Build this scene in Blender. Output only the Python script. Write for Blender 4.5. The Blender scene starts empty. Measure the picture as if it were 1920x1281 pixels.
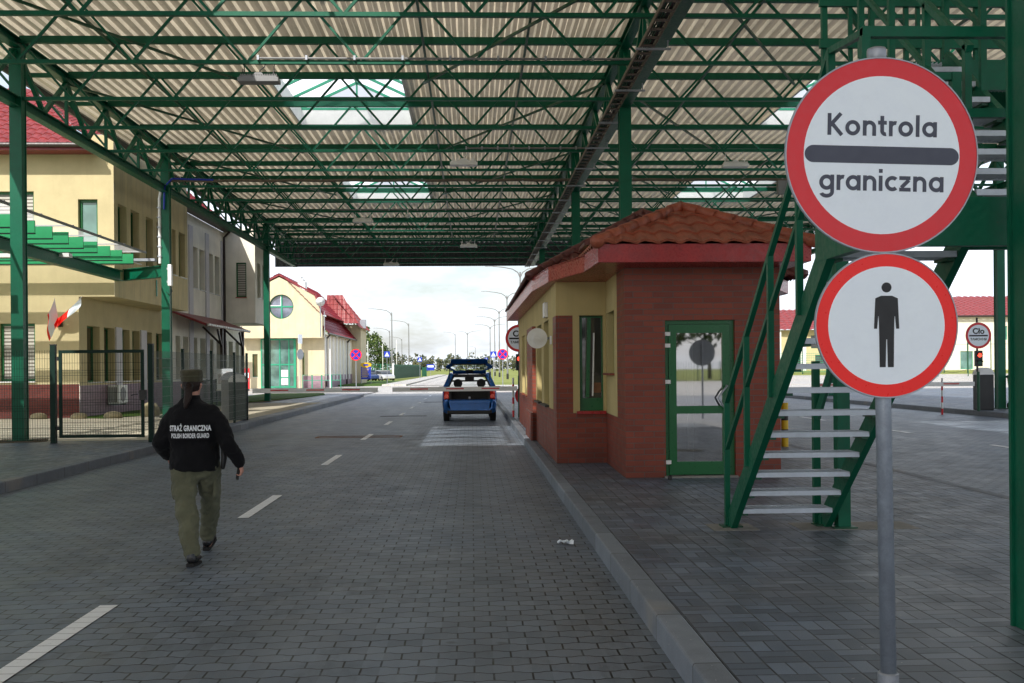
import bpy, math, random
from mathutils import Vector, Matrix
R = math.radians
C = bpy.context.scene.collection
rnd = random.Random(7)

# ---------------------------------------------------------------- materials
class NT:
    def __init__(s, name):
        s.mat = bpy.data.materials.new(name); s.mat.use_nodes = True
        s.t = s.mat.node_tree; s.n = s.t.nodes; s.l = s.t.links
        s.n.clear()
        s.out = s.n.new('ShaderNodeOutputMaterial')
        s._pos = None
    def put(s, sock, v):
        if hasattr(v, 'is_linked') or hasattr(v, 'links'): s.l.new(v, sock)
        else:
            if isinstance(v, tuple) and len(v) == 3 and len(sock.default_value) == 4: v = (*v, 1)
            sock.default_value = v
    def m(s, op, a, b=None, c=None):
        k = s.n.new('ShaderNodeMath'); k.operation = op
        s.put(k.inputs[0], a)
        if b is not None: s.put(k.inputs[1], b)
        if c is not None: s.put(k.inputs[2], c)
        return k.outputs[0]
    def pos(s):
        if s._pos is None:
            g = s.n.new('ShaderNodeNewGeometry'); x = s.n.new('ShaderNodeSeparateXYZ')
            s.l.new(g.outputs['Position'], x.inputs[0])
            nx = s.n.new('ShaderNodeSeparateXYZ'); s.l.new(g.outputs['True Normal'], nx.inputs[0])
            s._pos = (x.outputs[0], x.outputs[1], x.outputs[2], g.outputs['Position'], nx.outputs[0], nx.outputs[1], nx.outputs[2])
        return s._pos
    def vec(s, x, y, z):
        k = s.n.new('ShaderNodeCombineXYZ')
        for i, v in enumerate((x, y, z)): s.put(k.inputs[i], v)
        return k.outputs[0]
    def noise(s, scale, detail=3, vec=None, rough=.55, col=False):
        k = s.n.new('ShaderNodeTexNoise'); k.inputs['Scale'].default_value = scale
        k.inputs['Detail'].default_value = detail; k.inputs['Roughness'].default_value = rough
        s.l.new(vec if vec is not None else s.pos()[3], k.inputs['Vector'])
        return k.outputs['Color' if col else 'Fac']
    def white(s, vec):
        k = s.n.new('ShaderNodeTexWhiteNoise'); s.l.new(vec, k.inputs['Vector']); return k.outputs['Value']
    def ramp(s, f, stops):
        k = s.n.new('ShaderNodeValToRGB'); s.l.new(f, k.inputs[0])
        e = k.color_ramp.elements
        while len(e) < len(stops): e.new(.5)
        for q, (p, c) in zip(e, stops):
            q.position = p; q.color = (*c, 1) if isinstance(c, tuple) else (c, c, c, 1)
        return k.outputs[0]
    def mix(s, f, a, b, mode='MIX'):
        k = s.n.new('ShaderNodeMix'); k.data_type = 'RGBA'; k.blend_type = mode
        s.put(k.inputs[0], f); s.put(k.inputs[6], a); s.put(k.inputs[7], b)
        return k.outputs[2]
    def maprange(s, v, a, b, c, d):
        k = s.n.new('ShaderNodeMapRange'); s.put(k.inputs[0], v)
        for i, q in enumerate((a, b, c, d)): k.inputs[i+1].default_value = q
        return k.outputs[0]
    def bsdf(s, col, rough=.6, metal=0, bump=None, bstr=.3, bdist=.01, spec=.5, **kw):
        k = s.n.new('ShaderNodeBsdfPrincipled')
        s.put(k.inputs['Base Color'], col); s.put(k.inputs['Roughness'], rough); s.put(k.inputs['Metallic'], metal)
        s.put(k.inputs['Specular IOR Level'], spec)
        for a, v in kw.items(): s.put(k.inputs[a.replace('_', ' ')], v)
        if bump is not None:
            b = s.n.new('ShaderNodeBump'); b.inputs['Strength'].default_value = bstr; b.inputs['Distance'].default_value = bdist
            s.put(b.inputs['Height'], bump); s.l.new(b.outputs[0], k.inputs['Normal'])
        s.l.new(k.outputs[0], s.out.inputs[0])
        return k

def paint(name, col, rough=.45, metal=0, var=.18, scale=3, dirt=.25, spec=.5, bump=.05):
    s = NT(name)
    n1 = s.noise(scale, 4); n2 = s.noise(scale*9, 3)
    f = s.m('ADD', s.m('MULTIPLY', n1, .65), s.m('MULTIPLY', n2, .35))
    lo = tuple(c*(1-var) for c in col); hi = tuple(min(1, c*(1+var)) for c in col)
    c = s.ramp(f, [(.3, lo), (.7, hi)])
    d = s.ramp(s.noise(scale*2.3, 6, rough=.7), [(.52, 0.0), (.75, dirt)])
    c = s.mix(d, c, tuple(x*.45+.02 for x in col))
    if name.startswith('green_paint'): c = s.mix(s.ramp(s.noise(13, 6, rough=.8), [(.66, 0.0), (.70, .85)]), c, (.07, .045, .03))
    s.bsdf(c, s.maprange(n2, .3, .7, max(.05, rough-.1), min(1, rough+.12)), metal, bump=n2, bstr=bump, bdist=.01, spec=spec)
    return s.mat

M = {}
M['green'] = paint('green_paint', (.0008, .112, .058), .42, dirt=.3, spec=.3)
M['green2'] = paint('green_paint_dark', (.004, .075, .035), .4)
M['green_dark'] = paint('fence_green', (.003, .022, .015), .5, spec=.2)
M['slat_green'] = paint('slat_green', (.006, .30, .10), .45, var=.08, dirt=.1)  # brighter than the steel green: backlight painted into the slats
M['teal'] = paint('teal_frame', (.02, .3, .17), .4)
M['winframe'] = paint('window_green', (.003, .12, .03), .35, var=.08, dirt=.1)
M['galv'] = paint('galvanised', (.36, .38, .42), .45, .6, var=.12, scale=8)
M['polegrey'] = paint('pole_blue_grey', (.30, .34, .40), .42, .35, var=.2, scale=12, dirt=.4)
M['grating'] = paint('grating_steel', (.58, .63, .70), .5, .3, var=.15)
M['greymetal'] = paint('grey_metal', (.22, .22, .22), .5, .2)
M['darkmetal'] = paint('dark_metal', (.03, .03, .03), .5, .2)
M['traymetal'] = paint('tray_metal', (.16, .13, .10), .6, .2, dirt=.5)
M['white'] = paint('white_paint', (.82, .82, .8), .45, var=.06, dirt=.15)
M['cream_light'] = paint('pilaster_white', (.62, .6, .62), .7, var=.06, dirt=.2)
M['black'] = paint('black_plastic', (.012, .012, .013), .45, var=.1, dirt=0)
M['redpaint'] = paint('red_fascia', (.38, .016, .016), .3, var=.25, scale=4, dirt=.4)
M['signred_dull'] = paint('sign_red_dull', (.72, .02, .03), .38, var=.03, dirt=.06, scale=5, bump=0)
M['signred'] = paint('sign_red', (.95, .008, .004), .35, var=.03, dirt=.05, scale=5, bump=0)
M['signwhite'] = paint('sign_white', (.84, .91, 1.0), .4, var=.03, dirt=.08, scale=6, bump=0)
M['signgrey'] = paint('sign_grey', (.05, .055, .085), .4, var=.04, dirt=0, bump=0)
M['signblack'] = paint('sign_black', (.006, .006, .008), .4, var=.05, dirt=0, bump=0)
M['signblue'] = paint('sign_blue', (.01, .035, .42), .35, var=.04, dirt=0, bump=0)
M['yellowp'] = paint('yellow_paint', (.72, .45, .01), .4, var=.08, dirt=.2)
M['brown'] = paint('brown_gutter', (.035, .022, .018), .4)
M['concrete'] = paint('concrete_pad', (.25, .24, .22), .85, var=.2, scale=9, dirt=.5, bump=.3)
M['walk'] = paint('pale_walkway', (.50, .45, .34), .85, var=.15, scale=2, dirt=.2, bump=.2)
M['boomred'] = paint('boom_faded_red', (.62, .09, .08), .5, var=.15, dirt=.2)
M['fencewire'] = paint('fence_wire', (.05, .08, .07), .4)
M['orange_rust'] = paint('rusty_steel', (.22, .10, .05), .8, var=.3, scale=20)
M['stone'] = paint('boulder', (.32, .27, .16), .9, var=.3, scale=6, bump=.5)
M['reflectwhite'] = paint('jacket_letters', (.8, .82, .85), .5, var=.03, dirt=0, bump=0)
M['roadpaint'] = None

def mk_green_edge(): pass

# road pavers : wavy interlocking double-T blocks in running bond
def mat_road(name, base=(.23, .225, .22), tint=1.0):
    s = NT(name)
    x, y, z, p = s.pos()[:4]
    wob = s.m('MULTIPLY', s.m('SUBTRACT', s.noise(1.6, 2), .5), .022)
    y = s.m('ADD', y, wob)
    x = s.m('ADD', x, s.m('MULTIPLY', s.m('SUBTRACT', s.noise(2.1, 2, vec=s.vec(s.pos()[1], s.pos()[0], 3.0)), .5), .015))
    P = .139
    w = s.m('COSINE', s.m('MULTIPLY', x, 2*math.pi/.2))
    w = s.m('MAXIMUM', s.m('MINIMUM', s.m('MULTIPLY', w, 1.7), 1.0), -1.0)
    dy = s.m('MULTIPLY', s.m('MULTIPLY', w, .0092), s.m('COSINE', s.m('MULTIPLY', y, math.pi/P)))
    y2 = s.m('ADD', y, dy)
    b = s.n.new('ShaderNodeTexBrick'); b.offset = .5; b.offset_frequency = 2; b.squash = 1
    b.inputs['Scale'].default_value = 1; b.inputs['Brick Width'].default_value = .2; b.inputs['Row Height'].default_value = P
    b.inputs['Mortar Size'].default_value = .006; b.inputs['Mortar Smooth'].default_value = .2; b.inputs['Bias'].default_value = 0
    b.inputs['Color1'].default_value = (0, 0, 0, 1); b.inputs['Color2'].default_value = (1, 1, 1, 1); b.inputs['Mortar'].default_value = (.5, .5, .5, 1)
    s.l.new(s.vec(x, y2, 0.0), b.inputs['Vector'])
    row = s.m('FLOOR', s.m('DIVIDE', y2, P))
    par = s.m('MULTIPLY', s.m('FLOORED_MODULO', row, 2.0), .1)
    col = s.m('FLOOR', s.m('DIVIDE', s.m('ADD', x, par), .2))
    rv = s.white(s.vec(col, row, 1.0))
    big = s.noise(.35, 5, rough=.6); mid = s.noise(2.2, 5, rough=.7); fine = s.noise(160, 2)
    v = s.m('ADD', s.m('ADD', s.m('MULTIPLY', rv, .30), .54), s.m('MULTIPLY', big, .5))
    v = s.m('MULTIPLY', v, s.maprange(mid, .3, .7, .86, 1.1))
    v = s.m('MULTIPLY', v, s.maprange(fine, .2, .8, .86, 1.14))
    # worn wheel tracks and dark drips along the lanes
    xx = s.m('ADD', s.pos()[0], s.m('MULTIPLY', s.m('SUBTRACT', s.noise(.12, 2), .5), .8))
    trk = 0.0
    for c0 in (-4.95, -3.45, -1.45, .05, 7.6, 9.1, 11.6, 13.2):
        g_ = s.m('DIVIDE', s.m('SUBTRACT', xx, c0), .34); g_ = s.m('EXPONENT', s.m('MULTIPLY', s.m('MULTIPLY', g_, g_), -1.0)); trk = s.m('ADD', trk, g_)
    v = s.m('MULTIPLY', v, s.m('SUBTRACT', 1.0, s.m('MULTIPLY', s.m('MULTIPLY', trk, s.maprange(s.noise(.8, 4), .3, .7, .4, 1.0)), .22)))
    v = s.m('MULTIPLY', v, s.ramp(s.noise(1.1, 5, vec=s.vec(s.m('MULTIPLY', s.pos()[0], 1.6), s.m('MULTIPLY', s.pos()[1], .55), 9.0), rough=.75), [(.56, 1.0), (.72, .62)]))
    v = s.m('MULTIPLY', v, s.ramp(s.noise(2.6, 2), [(.70, 1.0), (.74, .55)]))
    warm = s.mix(s.maprange(s.noise(.22, 3), .35, .65, 0, 1), base, (base[0]*1.07, base[1]*1.0, base[2]*.9))
    c = s.mix(1.0, warm, s.vec(v, v, v), 'MULTIPLY')
    # joints: dark, mossy in places, gaps of uneven strength
    jn = s.maprange(s.noise(7, 3), .3, .55, .6, 1.0)
    jc = s.mix(s.maprange(s.noise(3.1, 4), .56, .72, 0, 1), (.006, .006, .006), (.02, .03, .008))
    c = s.mix(s.m('MULTIPLY', b.outputs['Fac'], jn), c, jc)
    sp = s.ramp(s.noise(38, 2), [(.735, 0.0), (.76, .55)])
    c = s.mix(sp, c, (.5, .5, .48))
    h = s.m('ADD', s.m('MULTIPLY', s.m('SUBTRACT', 1.0, b.outputs['Fac']), 1.0), s.m('ADD', s.m('MULTIPLY', fine, .12), s.m('MULTIPLY', rv, .25)))
    s.bsdf(c, s.maprange(mid, .3, .7, .38, .62), bump=h, bstr=.7, bdist=.01, spec=.5)
    return s.mat
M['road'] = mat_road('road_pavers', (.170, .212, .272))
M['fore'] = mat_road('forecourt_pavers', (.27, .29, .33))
M['road_pale'] = mat_road('road_pavers_pale', (.62, .60, .57))  # paler copy of the road pavers, with bright sunlight put into the colour

def mat_basket(name, base=(.150, .188, .246)):
    s = NT(name)
    x, y, z, p = s.pos()[:4]
    u = s.m('DIVIDE', s.m('ADD', x, s.m('MULTIPLY', s.m('SUBTRACT', s.noise(1.3, 2), .5), .03)), .2)
    v = s.m('DIVIDE', s.m('ADD', y, s.m('MULTIPLY', s.m('SUBTRACT', s.noise(1.7, 2, vec=s.vec(y, x, 5.0)), .5), .03)), .2)
    fu, fv = s.m('FLOOR', u), s.m('FLOOR', v)
    par = s.m('FLOORED_MODULO', s.m('ADD', fu, fv), 2.0)
    a, b = s.m('FRACT', u), s.m('FRACT', v)
    du = s.m('MINIMUM', a, s.m('SUBTRACT', 1.0, a)); dv = s.m('MINIMUM', b, s.m('SUBTRACT', 1.0, b))
    cu = s.m('ABSOLUTE', s.m('SUBTRACT', a, .5)); cv = s.m('ABSOLUTE', s.m('SUBTRACT', b, .5))
    inv = s.m('SUBTRACT', 1.0, par)
    mid = s.m('ADD', s.m('MULTIPLY', cu, par), s.m('MULTIPLY', cv, inv))
    d = s.m('MINIMUM', s.m('MINIMUM', s.m('MULTIPLY', du, .75), dv), mid)
    j = s.maprange(d, .008, .03, 1.0, 0.0)
    hu = s.m('MULTIPLY', s.m('ROUND', a), par); hv = s.m('MULTIPLY', s.m('ROUND', b), inv)
    rv = s.white(s.vec(s.m('ADD', fu, s.m('MULTIPLY', hu, .37)), s.m('ADD', fv, s.m('MULTIPLY', hv, .37)), par))
    big = s.noise(.6, 5, rough=.65); md = s.noise(3.5, 4, rough=.7); fine = s.noise(150, 2)
    k = s.m('MULTIPLY', s.m('ADD', s.m('ADD', s.m('MULTIPLY', s.m('POWER', rv, 1.4), .52), .38), s.m('MULTIPLY', big, .55)), s.maprange(md, .3, .7, .82, 1.15))
    k = s.m('MULTIPLY', k, s.maprange(fine, .2, .8, .85, 1.15))
    warm = s.mix(s.maprange(s.noise(.5, 3), .4, .6, 0, 1), base, (base[0]*1.08, base[1]*.97, base[2]*.86))
    c = s.mix(1.0, warm, s.vec(k, k, k), 'MULTIPLY')
    c = s.mix(s.m('MULTIPLY', j, s.maprange(s.noise(6, 2), .3, .6, .65, 1.0)), c, (.007, .007, .007))
    sp = s.ramp(s.noise(30, 2), [(.745, 0.0), (.77, .7)])
    c = s.mix(sp, c, (.5, .5, .48))
    h = s.m('ADD', s.m('SUBTRACT', 1.0, j), s.m('ADD', s.m('MULTIPLY', fine, .12), s.m('MULTIPLY', rv, .3)))
    s.bsdf(c, s.maprange(md, .3, .7, .36, .62), bump=h, bstr=.7, bdist=.008, spec=.42)
    return s.mat
M['basket'] = mat_basket('island_pavers')

def mat_kerb():
    s = NT('kerb_stone' )
    x, y, z, p = s.pos()[:4]
    f = s.m('FRACT', y); j = s.maprange(s.m('MINIMUM', f, s.m('SUBTRACT', 1.0, f)), .003, .008, 1, 0)
    rv = s.white(s.vec(s.m('FLOOR', y), 1.0, 2.0))
    n = s.noise(5, 5, rough=.7); fine = s.noise(120, 2)
    k = s.m('MULTIPLY', s.m('ADD', s.m('MULTIPLY', rv, .3), s.m('ADD', .5, s.m('MULTIPLY', n, .6))), s.maprange(fine, .2, .8, .85, 1.15))
    c = s.mix(1.0, (.20, .225, .26), s.vec(k, k, k), 'MULTIPLY')
    c = s.mix(s.ramp(s.noise(.9, 4), [(.58, 0.0), (.68, .6)]), c, (.30, .28, .25))
    c = s.mix(s.m('MULTIPLY', j, .8), c, (.02, .02, .018))
    sp = s.ramp(s.noise(45, 2), [(.72, 0.0), (.74, .8)])
    c = s.mix(sp, c, (.55, .55, .53))
    s.bsdf(c, .7, bump=s.m('ADD', fine, s.m('MULTIPLY', j, -3.0)), bstr=.3, bdist=.006)
    return s.mat
M['kerb'] = mat_kerb()

def mat_brick(name, c1, c2, mortar, bw=.26, bh=.075, ms=.006):
    s = NT(name)
    x, y, z, p, nx, ny, nz = s.pos()
    anx, any_ = s.m('ABSOLUTE', nx), s.m('ABSOLUTE', ny)
    u = s.m('ADD', s.m('MULTIPLY', x, any_), s.m('MULTIPLY', y, anx))
    b = s.n.new('ShaderNodeTexBrick'); b.offset = .5
    b.inputs['Scale'].default_value = 1; b.inputs['Brick Width'].default_value = bw; b.inputs['Row Height'].default_value = bh
    b.inputs['Mortar Size'].default_value = ms; b.inputs['Mortar Smooth'].default_value = .2; b.inputs['Bias'].default_value = 0
    b.inputs['Color1'].default_value = (*c1, 1); b.inputs['Color2'].default_value = (*c2, 1); b.inputs['Mortar'].default_value = (*mortar, 1)
    s.l.new(s.vec(u, z, 0.0), b.inputs['Vector'])
    n = s.noise(2.5, 5, rough=.65); f = s.noise(90, 2)
    k = s.m('MULTIPLY', s.maprange(n, .3, .7, .88, 1.1), s.maprange(f, .2, .8, .9, 1.1))
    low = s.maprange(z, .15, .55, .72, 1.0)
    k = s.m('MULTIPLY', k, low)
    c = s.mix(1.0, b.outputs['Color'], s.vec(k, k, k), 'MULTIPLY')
    h = s.m('ADD', s.m('SUBTRACT', 1.0, b.outputs['Fac']), s.m('MULTIPLY', f, .2))
    s.bsdf(c, s.maprange(n, .3, .7, .45, .65), bump=h, bstr=.5, bdist=.006, spec=.4)
    return s.mat
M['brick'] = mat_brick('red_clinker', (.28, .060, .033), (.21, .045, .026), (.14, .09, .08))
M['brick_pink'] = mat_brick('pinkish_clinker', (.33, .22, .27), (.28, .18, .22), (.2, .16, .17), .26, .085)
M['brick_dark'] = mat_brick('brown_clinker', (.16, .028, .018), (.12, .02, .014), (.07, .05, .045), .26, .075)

def mat_plaster(name, col, grime=.5, gcol=(.10, .09, .05)):
    s = NT(name)
    x, y, z, p = s.pos()[:4]
    n = s.noise(1.2, 5, rough=.6); f = s.noise(110, 3)
    streak = s.noise(1.0, 5, vec=s.vec(s.m('MULTIPLY', x, 3.2), s.m('MULTIPLY', y, 3.2), s.m('MULTIPLY', z, .22)), rough=.7)
    k = s.m('MULTIPLY', s.maprange(n, .3, .7, .9, 1.08), s.maprange(f, .2, .8, .95, 1.05))
    c = s.mix(1.0, col, s.vec(k, k, k), 'MULTIPLY')
    c = s.mix(s.m('MULTIPLY', s.maprange(streak, .5, .78, 0, 1), grime), c, gcol)
    s.bsdf(c, .85, bump=f, bstr=.25, bdist=.004, spec=.25)
    return s.mat
M['yellow'] = mat_plaster('yellow_plaster', (.58, .49, .28), .08)
M['yellow_grimy'] = mat_plaster('yellow_plaster_grimy', (.68, .58, .34), .5, (.18, .18, .17))
M['cream'] = mat_plaster('cream_plaster', (.92, .87, .74), .2, (.3, .27, .2))
M['booth_cream'] = mat_plaster('booth_plaster', (.56, .45, .21), .15)
M['white_wall'] = mat_plaster('white_plaster', (.78, .72, .58), .15)
M['yellow_pale'] = mat_plaster('pale_yellow_plaster', (.62, .54, .37), .25, (.3, .28, .12))

def mat_tile(name, col, rough=.5):
    s = NT(name)
    n = s.noise(3, 5, rough=.7); f = s.noise(40, 3); rv = s.noise(6, 1)
    k = s.m('MULTIPLY', s.maprange(n, .3, .7, .65, 1.25), s.maprange(f, .2, .8, .8, 1.2))
    c = s.mix(1.0, col, s.vec(k, k, k), 'MULTIPLY')
    c = s.mix(s.ramp(s.noise(9, 5, rough=.75), [(.55, 0.0), (.72, .6)]), c, (.05, .035, .025))
    s.bsdf(c, rough, bump=f, bstr=.2, bdist=.01)
    return s.mat
M['tile_orange'] = mat_tile('orange_clay_tile', (.34, .085, .042))
M['tile_red'] = mat_tile('red_tile', (.22, .018, .024), .4)
M['tile_dark'] = mat_tile('dark_tile', (.13, .035, .03), .5)
M['tile_pink'] = mat_tile('pink_tile', (.30, .055, .055), .4)  # paler, pinker than the red tile

def mat_deck():
    s = NT('corrugated_deck')
    x, y, z, p = s.pos()[:4]
    n = s.noise(1.0, 5, vec=s.vec(s.m('MULTIPLY', x, 5.0), s.m('MULTIPLY', y, .5), 0.0), rough=.7)
    n2 = s.noise(.3, 4)
    k = s.m('MULTIPLY', s.maprange(n, .3, .7, .72, 1.12), s.maprange(n2, .3, .7, .85, 1.1))
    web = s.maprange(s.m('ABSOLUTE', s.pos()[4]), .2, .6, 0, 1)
    c = s.mix(1.0, s.mix(web, (.66, .585, .49), (.92, .86, .75)), s.vec(k, k, k), 'MULTIPLY')  # rib webs coloured paler than the flats to imitate light on them
    st = s.ramp(s.noise(2.3, 6, rough=.75), [(.58, 0.0), (.75, .55)])
    c = s.mix(st, c, (.16, .12, .08))
    k_ = s.bsdf(c, .36, .25, spec=.8)
    tr = s.n.new('ShaderNodeBsdfTranslucent'); s.l.new(s.mix(1.0, c, (1.0, .93, .78), 'MULTIPLY'), tr.inputs[0])
    mx = s.n.new('ShaderNodeMixShader'); s.l.new(s.m('MULTIPLY', s.maprange(web, 0, 1, .15, .38), s.maprange(y, 22, 50, 1.0, .4)), mx.inputs[0])  # translucency added for deck glow, lowered with distance so far end darkens
    s.l.new(k_.outputs[0], mx.inputs[1]); s.l.new(tr.outputs[0], mx.inputs[2]); s.l.new(mx.outputs[0], s.out.inputs[0])
    return s.mat
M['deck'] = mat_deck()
M['cladding'] = paint('cladding_grey', (.05, .055, .055), .5)

def mat_glass(name, tint=(.9, .95, .95), gloss=.16, rough=.02, refl=(1, 1, 1)):
    s = NT(name)
    t = s.n.new('ShaderNodeBsdfTransparent'); t.inputs[0].default_value = (*tint, 1)
    g = s.n.new('ShaderNodeBsdfGlossy'); g.inputs['Roughness'].default_value = rough; g.inputs[0].default_value = (*refl, 1)
    lw = s.n.new('ShaderNodeLayerWeight'); lw.inputs[0].default_value = .5
    f = s.m('MINIMUM', s.m('ADD', s.m('MULTIPLY', s.m('POWER', lw.outputs['Facing'], 4.0), .7), gloss+.035), 1.0)
    mx = s.n.new('ShaderNodeMixShader'); s.l.new(f, mx.inputs[0]); s.l.new(t.outputs[0], mx.inputs[1]); s.l.new(g.outputs[0], mx.inputs[2])
    s.l.new(mx.outputs[0], s.out.inputs[0])
    return s.mat
M['glass'] = mat_glass('clear_glass', (.85, .9, .9), .03)
M['glass_door'] = mat_glass('door_glass', (.35, .38, .38), .35)
M['glass_sky'] = mat_glass('roof_glass', (1, 1, 1), -.03)
def mat_winpane(name, col, rough=.06):
    s = NT(name)
    n = s.noise(.9, 3)
    c = s.mix(s.maprange(n, .35, .65, 0, 1), col, tuple(x*.4 for x in col))
    s.bsdf(c, rough, spec=1.0)
    return s.mat
M['pane'] = mat_winpane('dark_pane', (.05, .055, .055))
M['pane_blue'] = mat_winpane('sky_pane', (.22, .25, .34))
M['pane_olive'] = mat_winpane('bronze_pane', (.10, .085, .04))
M['pane_teal'] = mat_winpane('teal_pane', (.14, .27, .24))
def mat_blind():
    s = NT('window_blinds'); z = s.pos()[2]
    f = s.m('FRACT', s.m('MULTIPLY', z, 9.0)); k = s.maprange(f, .5, .62, 0, 1)
    c = s.mix(k, (.55, .52, .46), (.16, .14, .11)); s.bsdf(c, .3, spec=.6); return s.mat
M['blind'] = mat_blind()
def mat_milky(k=.3, nm='milky_polycarbonate'):
    s = NT(nm)
    a = s.n.new('ShaderNodeBsdfTranslucent'); a.inputs[0].default_value = (1, 1, 1, 1)
    b = s.n.new('ShaderNodeBsdfTransparent'); b.inputs[0].default_value = (.9, .95, 1, 1)
    mx = s.n.new('ShaderNodeMixShader'); mx.inputs[0].default_value = k; b.inputs[0].default_value = (.97, .99, 1, 1)
    s.l.new(a.outputs[0], mx.inputs[1]); s.l.new(b.outputs[0], mx.inputs[2]); s.l.new(mx.outputs[0], s.out.inputs[0]); return s.mat
M['milky'] = mat_milky()
M['milky_clear'] = mat_milky(.72, 'clear_polycarbonate')
def mat_emit(name, col, st):
    s = NT(name); s.bsdf(tuple(min(1, c) for c in col), .4, Emission_Color=col, Emission_Strength=st); return s.mat
M['redlamp'] = mat_emit('lit_red_lamp', (1, .06, .03), 3.0)

def mat_grass(name, a, b, sc=.25):
    s = NT(name)
    n = s.noise(sc, 6, rough=.7); f = s.noise(sc*60, 3)
    c = s.ramp(s.m('ADD', s.m('MULTIPLY', n, .6), s.m('MULTIPLY', f, .4)), [(.35, a), (.62, b)])
    s.bsdf(c, .9, bump=f, bstr=.6, bdist=.04, spec=.15); return s.mat
M['grass'] = mat_grass('field_grass', (.16, .20, .04), (.32, .34, .10), .05)
M['lawn'] = mat_grass('lawn', (.045, .10, .015), (.10, .17, .035), .9)
M['soil'] = mat_grass('soil', (.09, .07, .05), (.16, .13, .09), 1.5)
def mat_roadpaint():
    s = NT('road_marking'); n = s.noise(14, 5, rough=.8); f = s.noise(90, 2)
    c = s.ramp(s.m('ADD', s.m('MULTIPLY', n, .7), s.m('MULTIPLY', f, .3)), [(.30, (.35, .35, .36)), (.40, (.92, .94, .96))])
    x, y = s.pos()[:2]
    b = s.m('FRACT', s.m('DIVIDE', y, .139)); j = s.maprange(s.m('ABSOLUTE', s.m('SUBTRACT', b, .5)), .455, .49, 0, .7)
    c = s.mix(j, c, (.09, .09, .09))
    s.bsdf(c, .6, bump=s.m('SUBTRACT', f, j), bstr=.3, bdist=.006); return s.mat
M['roadpaint'] = mat_roadpaint()
def mat_leaf(name, cols):
    s = NT(name); g = s.n.new('ShaderNodeNewGeometry')
    n = s.noise(.45, 3)
    f = s.m('ADD', s.m('MULTIPLY', g.outputs['Random Per Island'], .55), s.m('MULTIPLY', n, .5))
    c = s.ramp(f, [(.2, cols[0]), (.5, cols[1]), (.8, cols[2])])
    s.bsdf(c, .7, spec=.2); return s.mat
M['leaf'] = mat_leaf('leaves', [(.02, .045, .012), (.05, .09, .02), (.12, .15, .04)])
M['leaf_far'] = mat_leaf('autumn_leaves', [(.05, .075, .06), (.10, .12, .07), (.19, .17, .08)])
M['bark'] = paint('bark', (.08, .06, .045), .9, var=.4, scale=8, bump=.6)
def cloth(name, col, scale=60, rough=.9, sheen=.2, bumps=.25):
    s = NT(name); n = s.noise(5, 4); f = s.noise(scale*6, 2)
    k = s.m('MULTIPLY', s.maprange(n, .3, .7, .75, 1.2), s.maprange(f, .2, .8, .8, 1.2))
    c = s.mix(1.0, col, s.vec(k, k, k), 'MULTIPLY')
    s.bsdf(c, rough, bump=s.m('ADD', s.m('MULTIPLY', n, 4.0), f), bstr=bumps, bdist=.004, spec=.2, Sheen_Weight=sheen); return s.mat
M['jacket'] = cloth('black_fleece', (.006, .006, .0075), sheen=.06)
M['trousers'] = cloth('olive_cloth', (.125, .127, .082), sheen=.1)
M['capcloth'] = cloth('cap_olive', (.065, .06, .035))
M['hair'] = cloth('dark_hair', (.02, .011, .009), 40, .5, 0)
M['skin'] = paint('skin', (.55, .27, .20), .5, var=.06, dirt=0)
M['leather'] = paint('boot_leather', (.012, .012, .013), .3, var=.2, dirt=0)
M['carblue'] = None
def mat_car(name, col, rough=.22):
    s = NT(name); n = s.noise(4, 4)
    c = s.mix(s.maprange(n, .4, .75, 0, .35), col, tuple(x*.5+.01 for x in col))
    s.bsdf(c, rough, .35, spec=.6, Coat_Weight=.8, Coat_Roughness=.08); return s.mat
M['carblue'] = mat_car('blue_car_paint', (.008, .12, .42))
M['carwhite'] = mat_car('white_car_paint', (.7, .7, .7)); M['carsilver'] = mat_car('silver_car_paint', (.4, .42, .45)); M['carnavy'] = mat_car('navy_car_paint', (.02, .05, .16))
M['rubber'] = paint('tyre_rubber', (.015, .015, .015), .8, dirt=.2)
M['lampred'] = mat_car('tail_light_red', (.75, .03, .015), .12); M['lamporange'] = mat_car('indicator_orange', (.85, .08, .04), .12)
M['fieldpane'] = M['pane']

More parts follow.
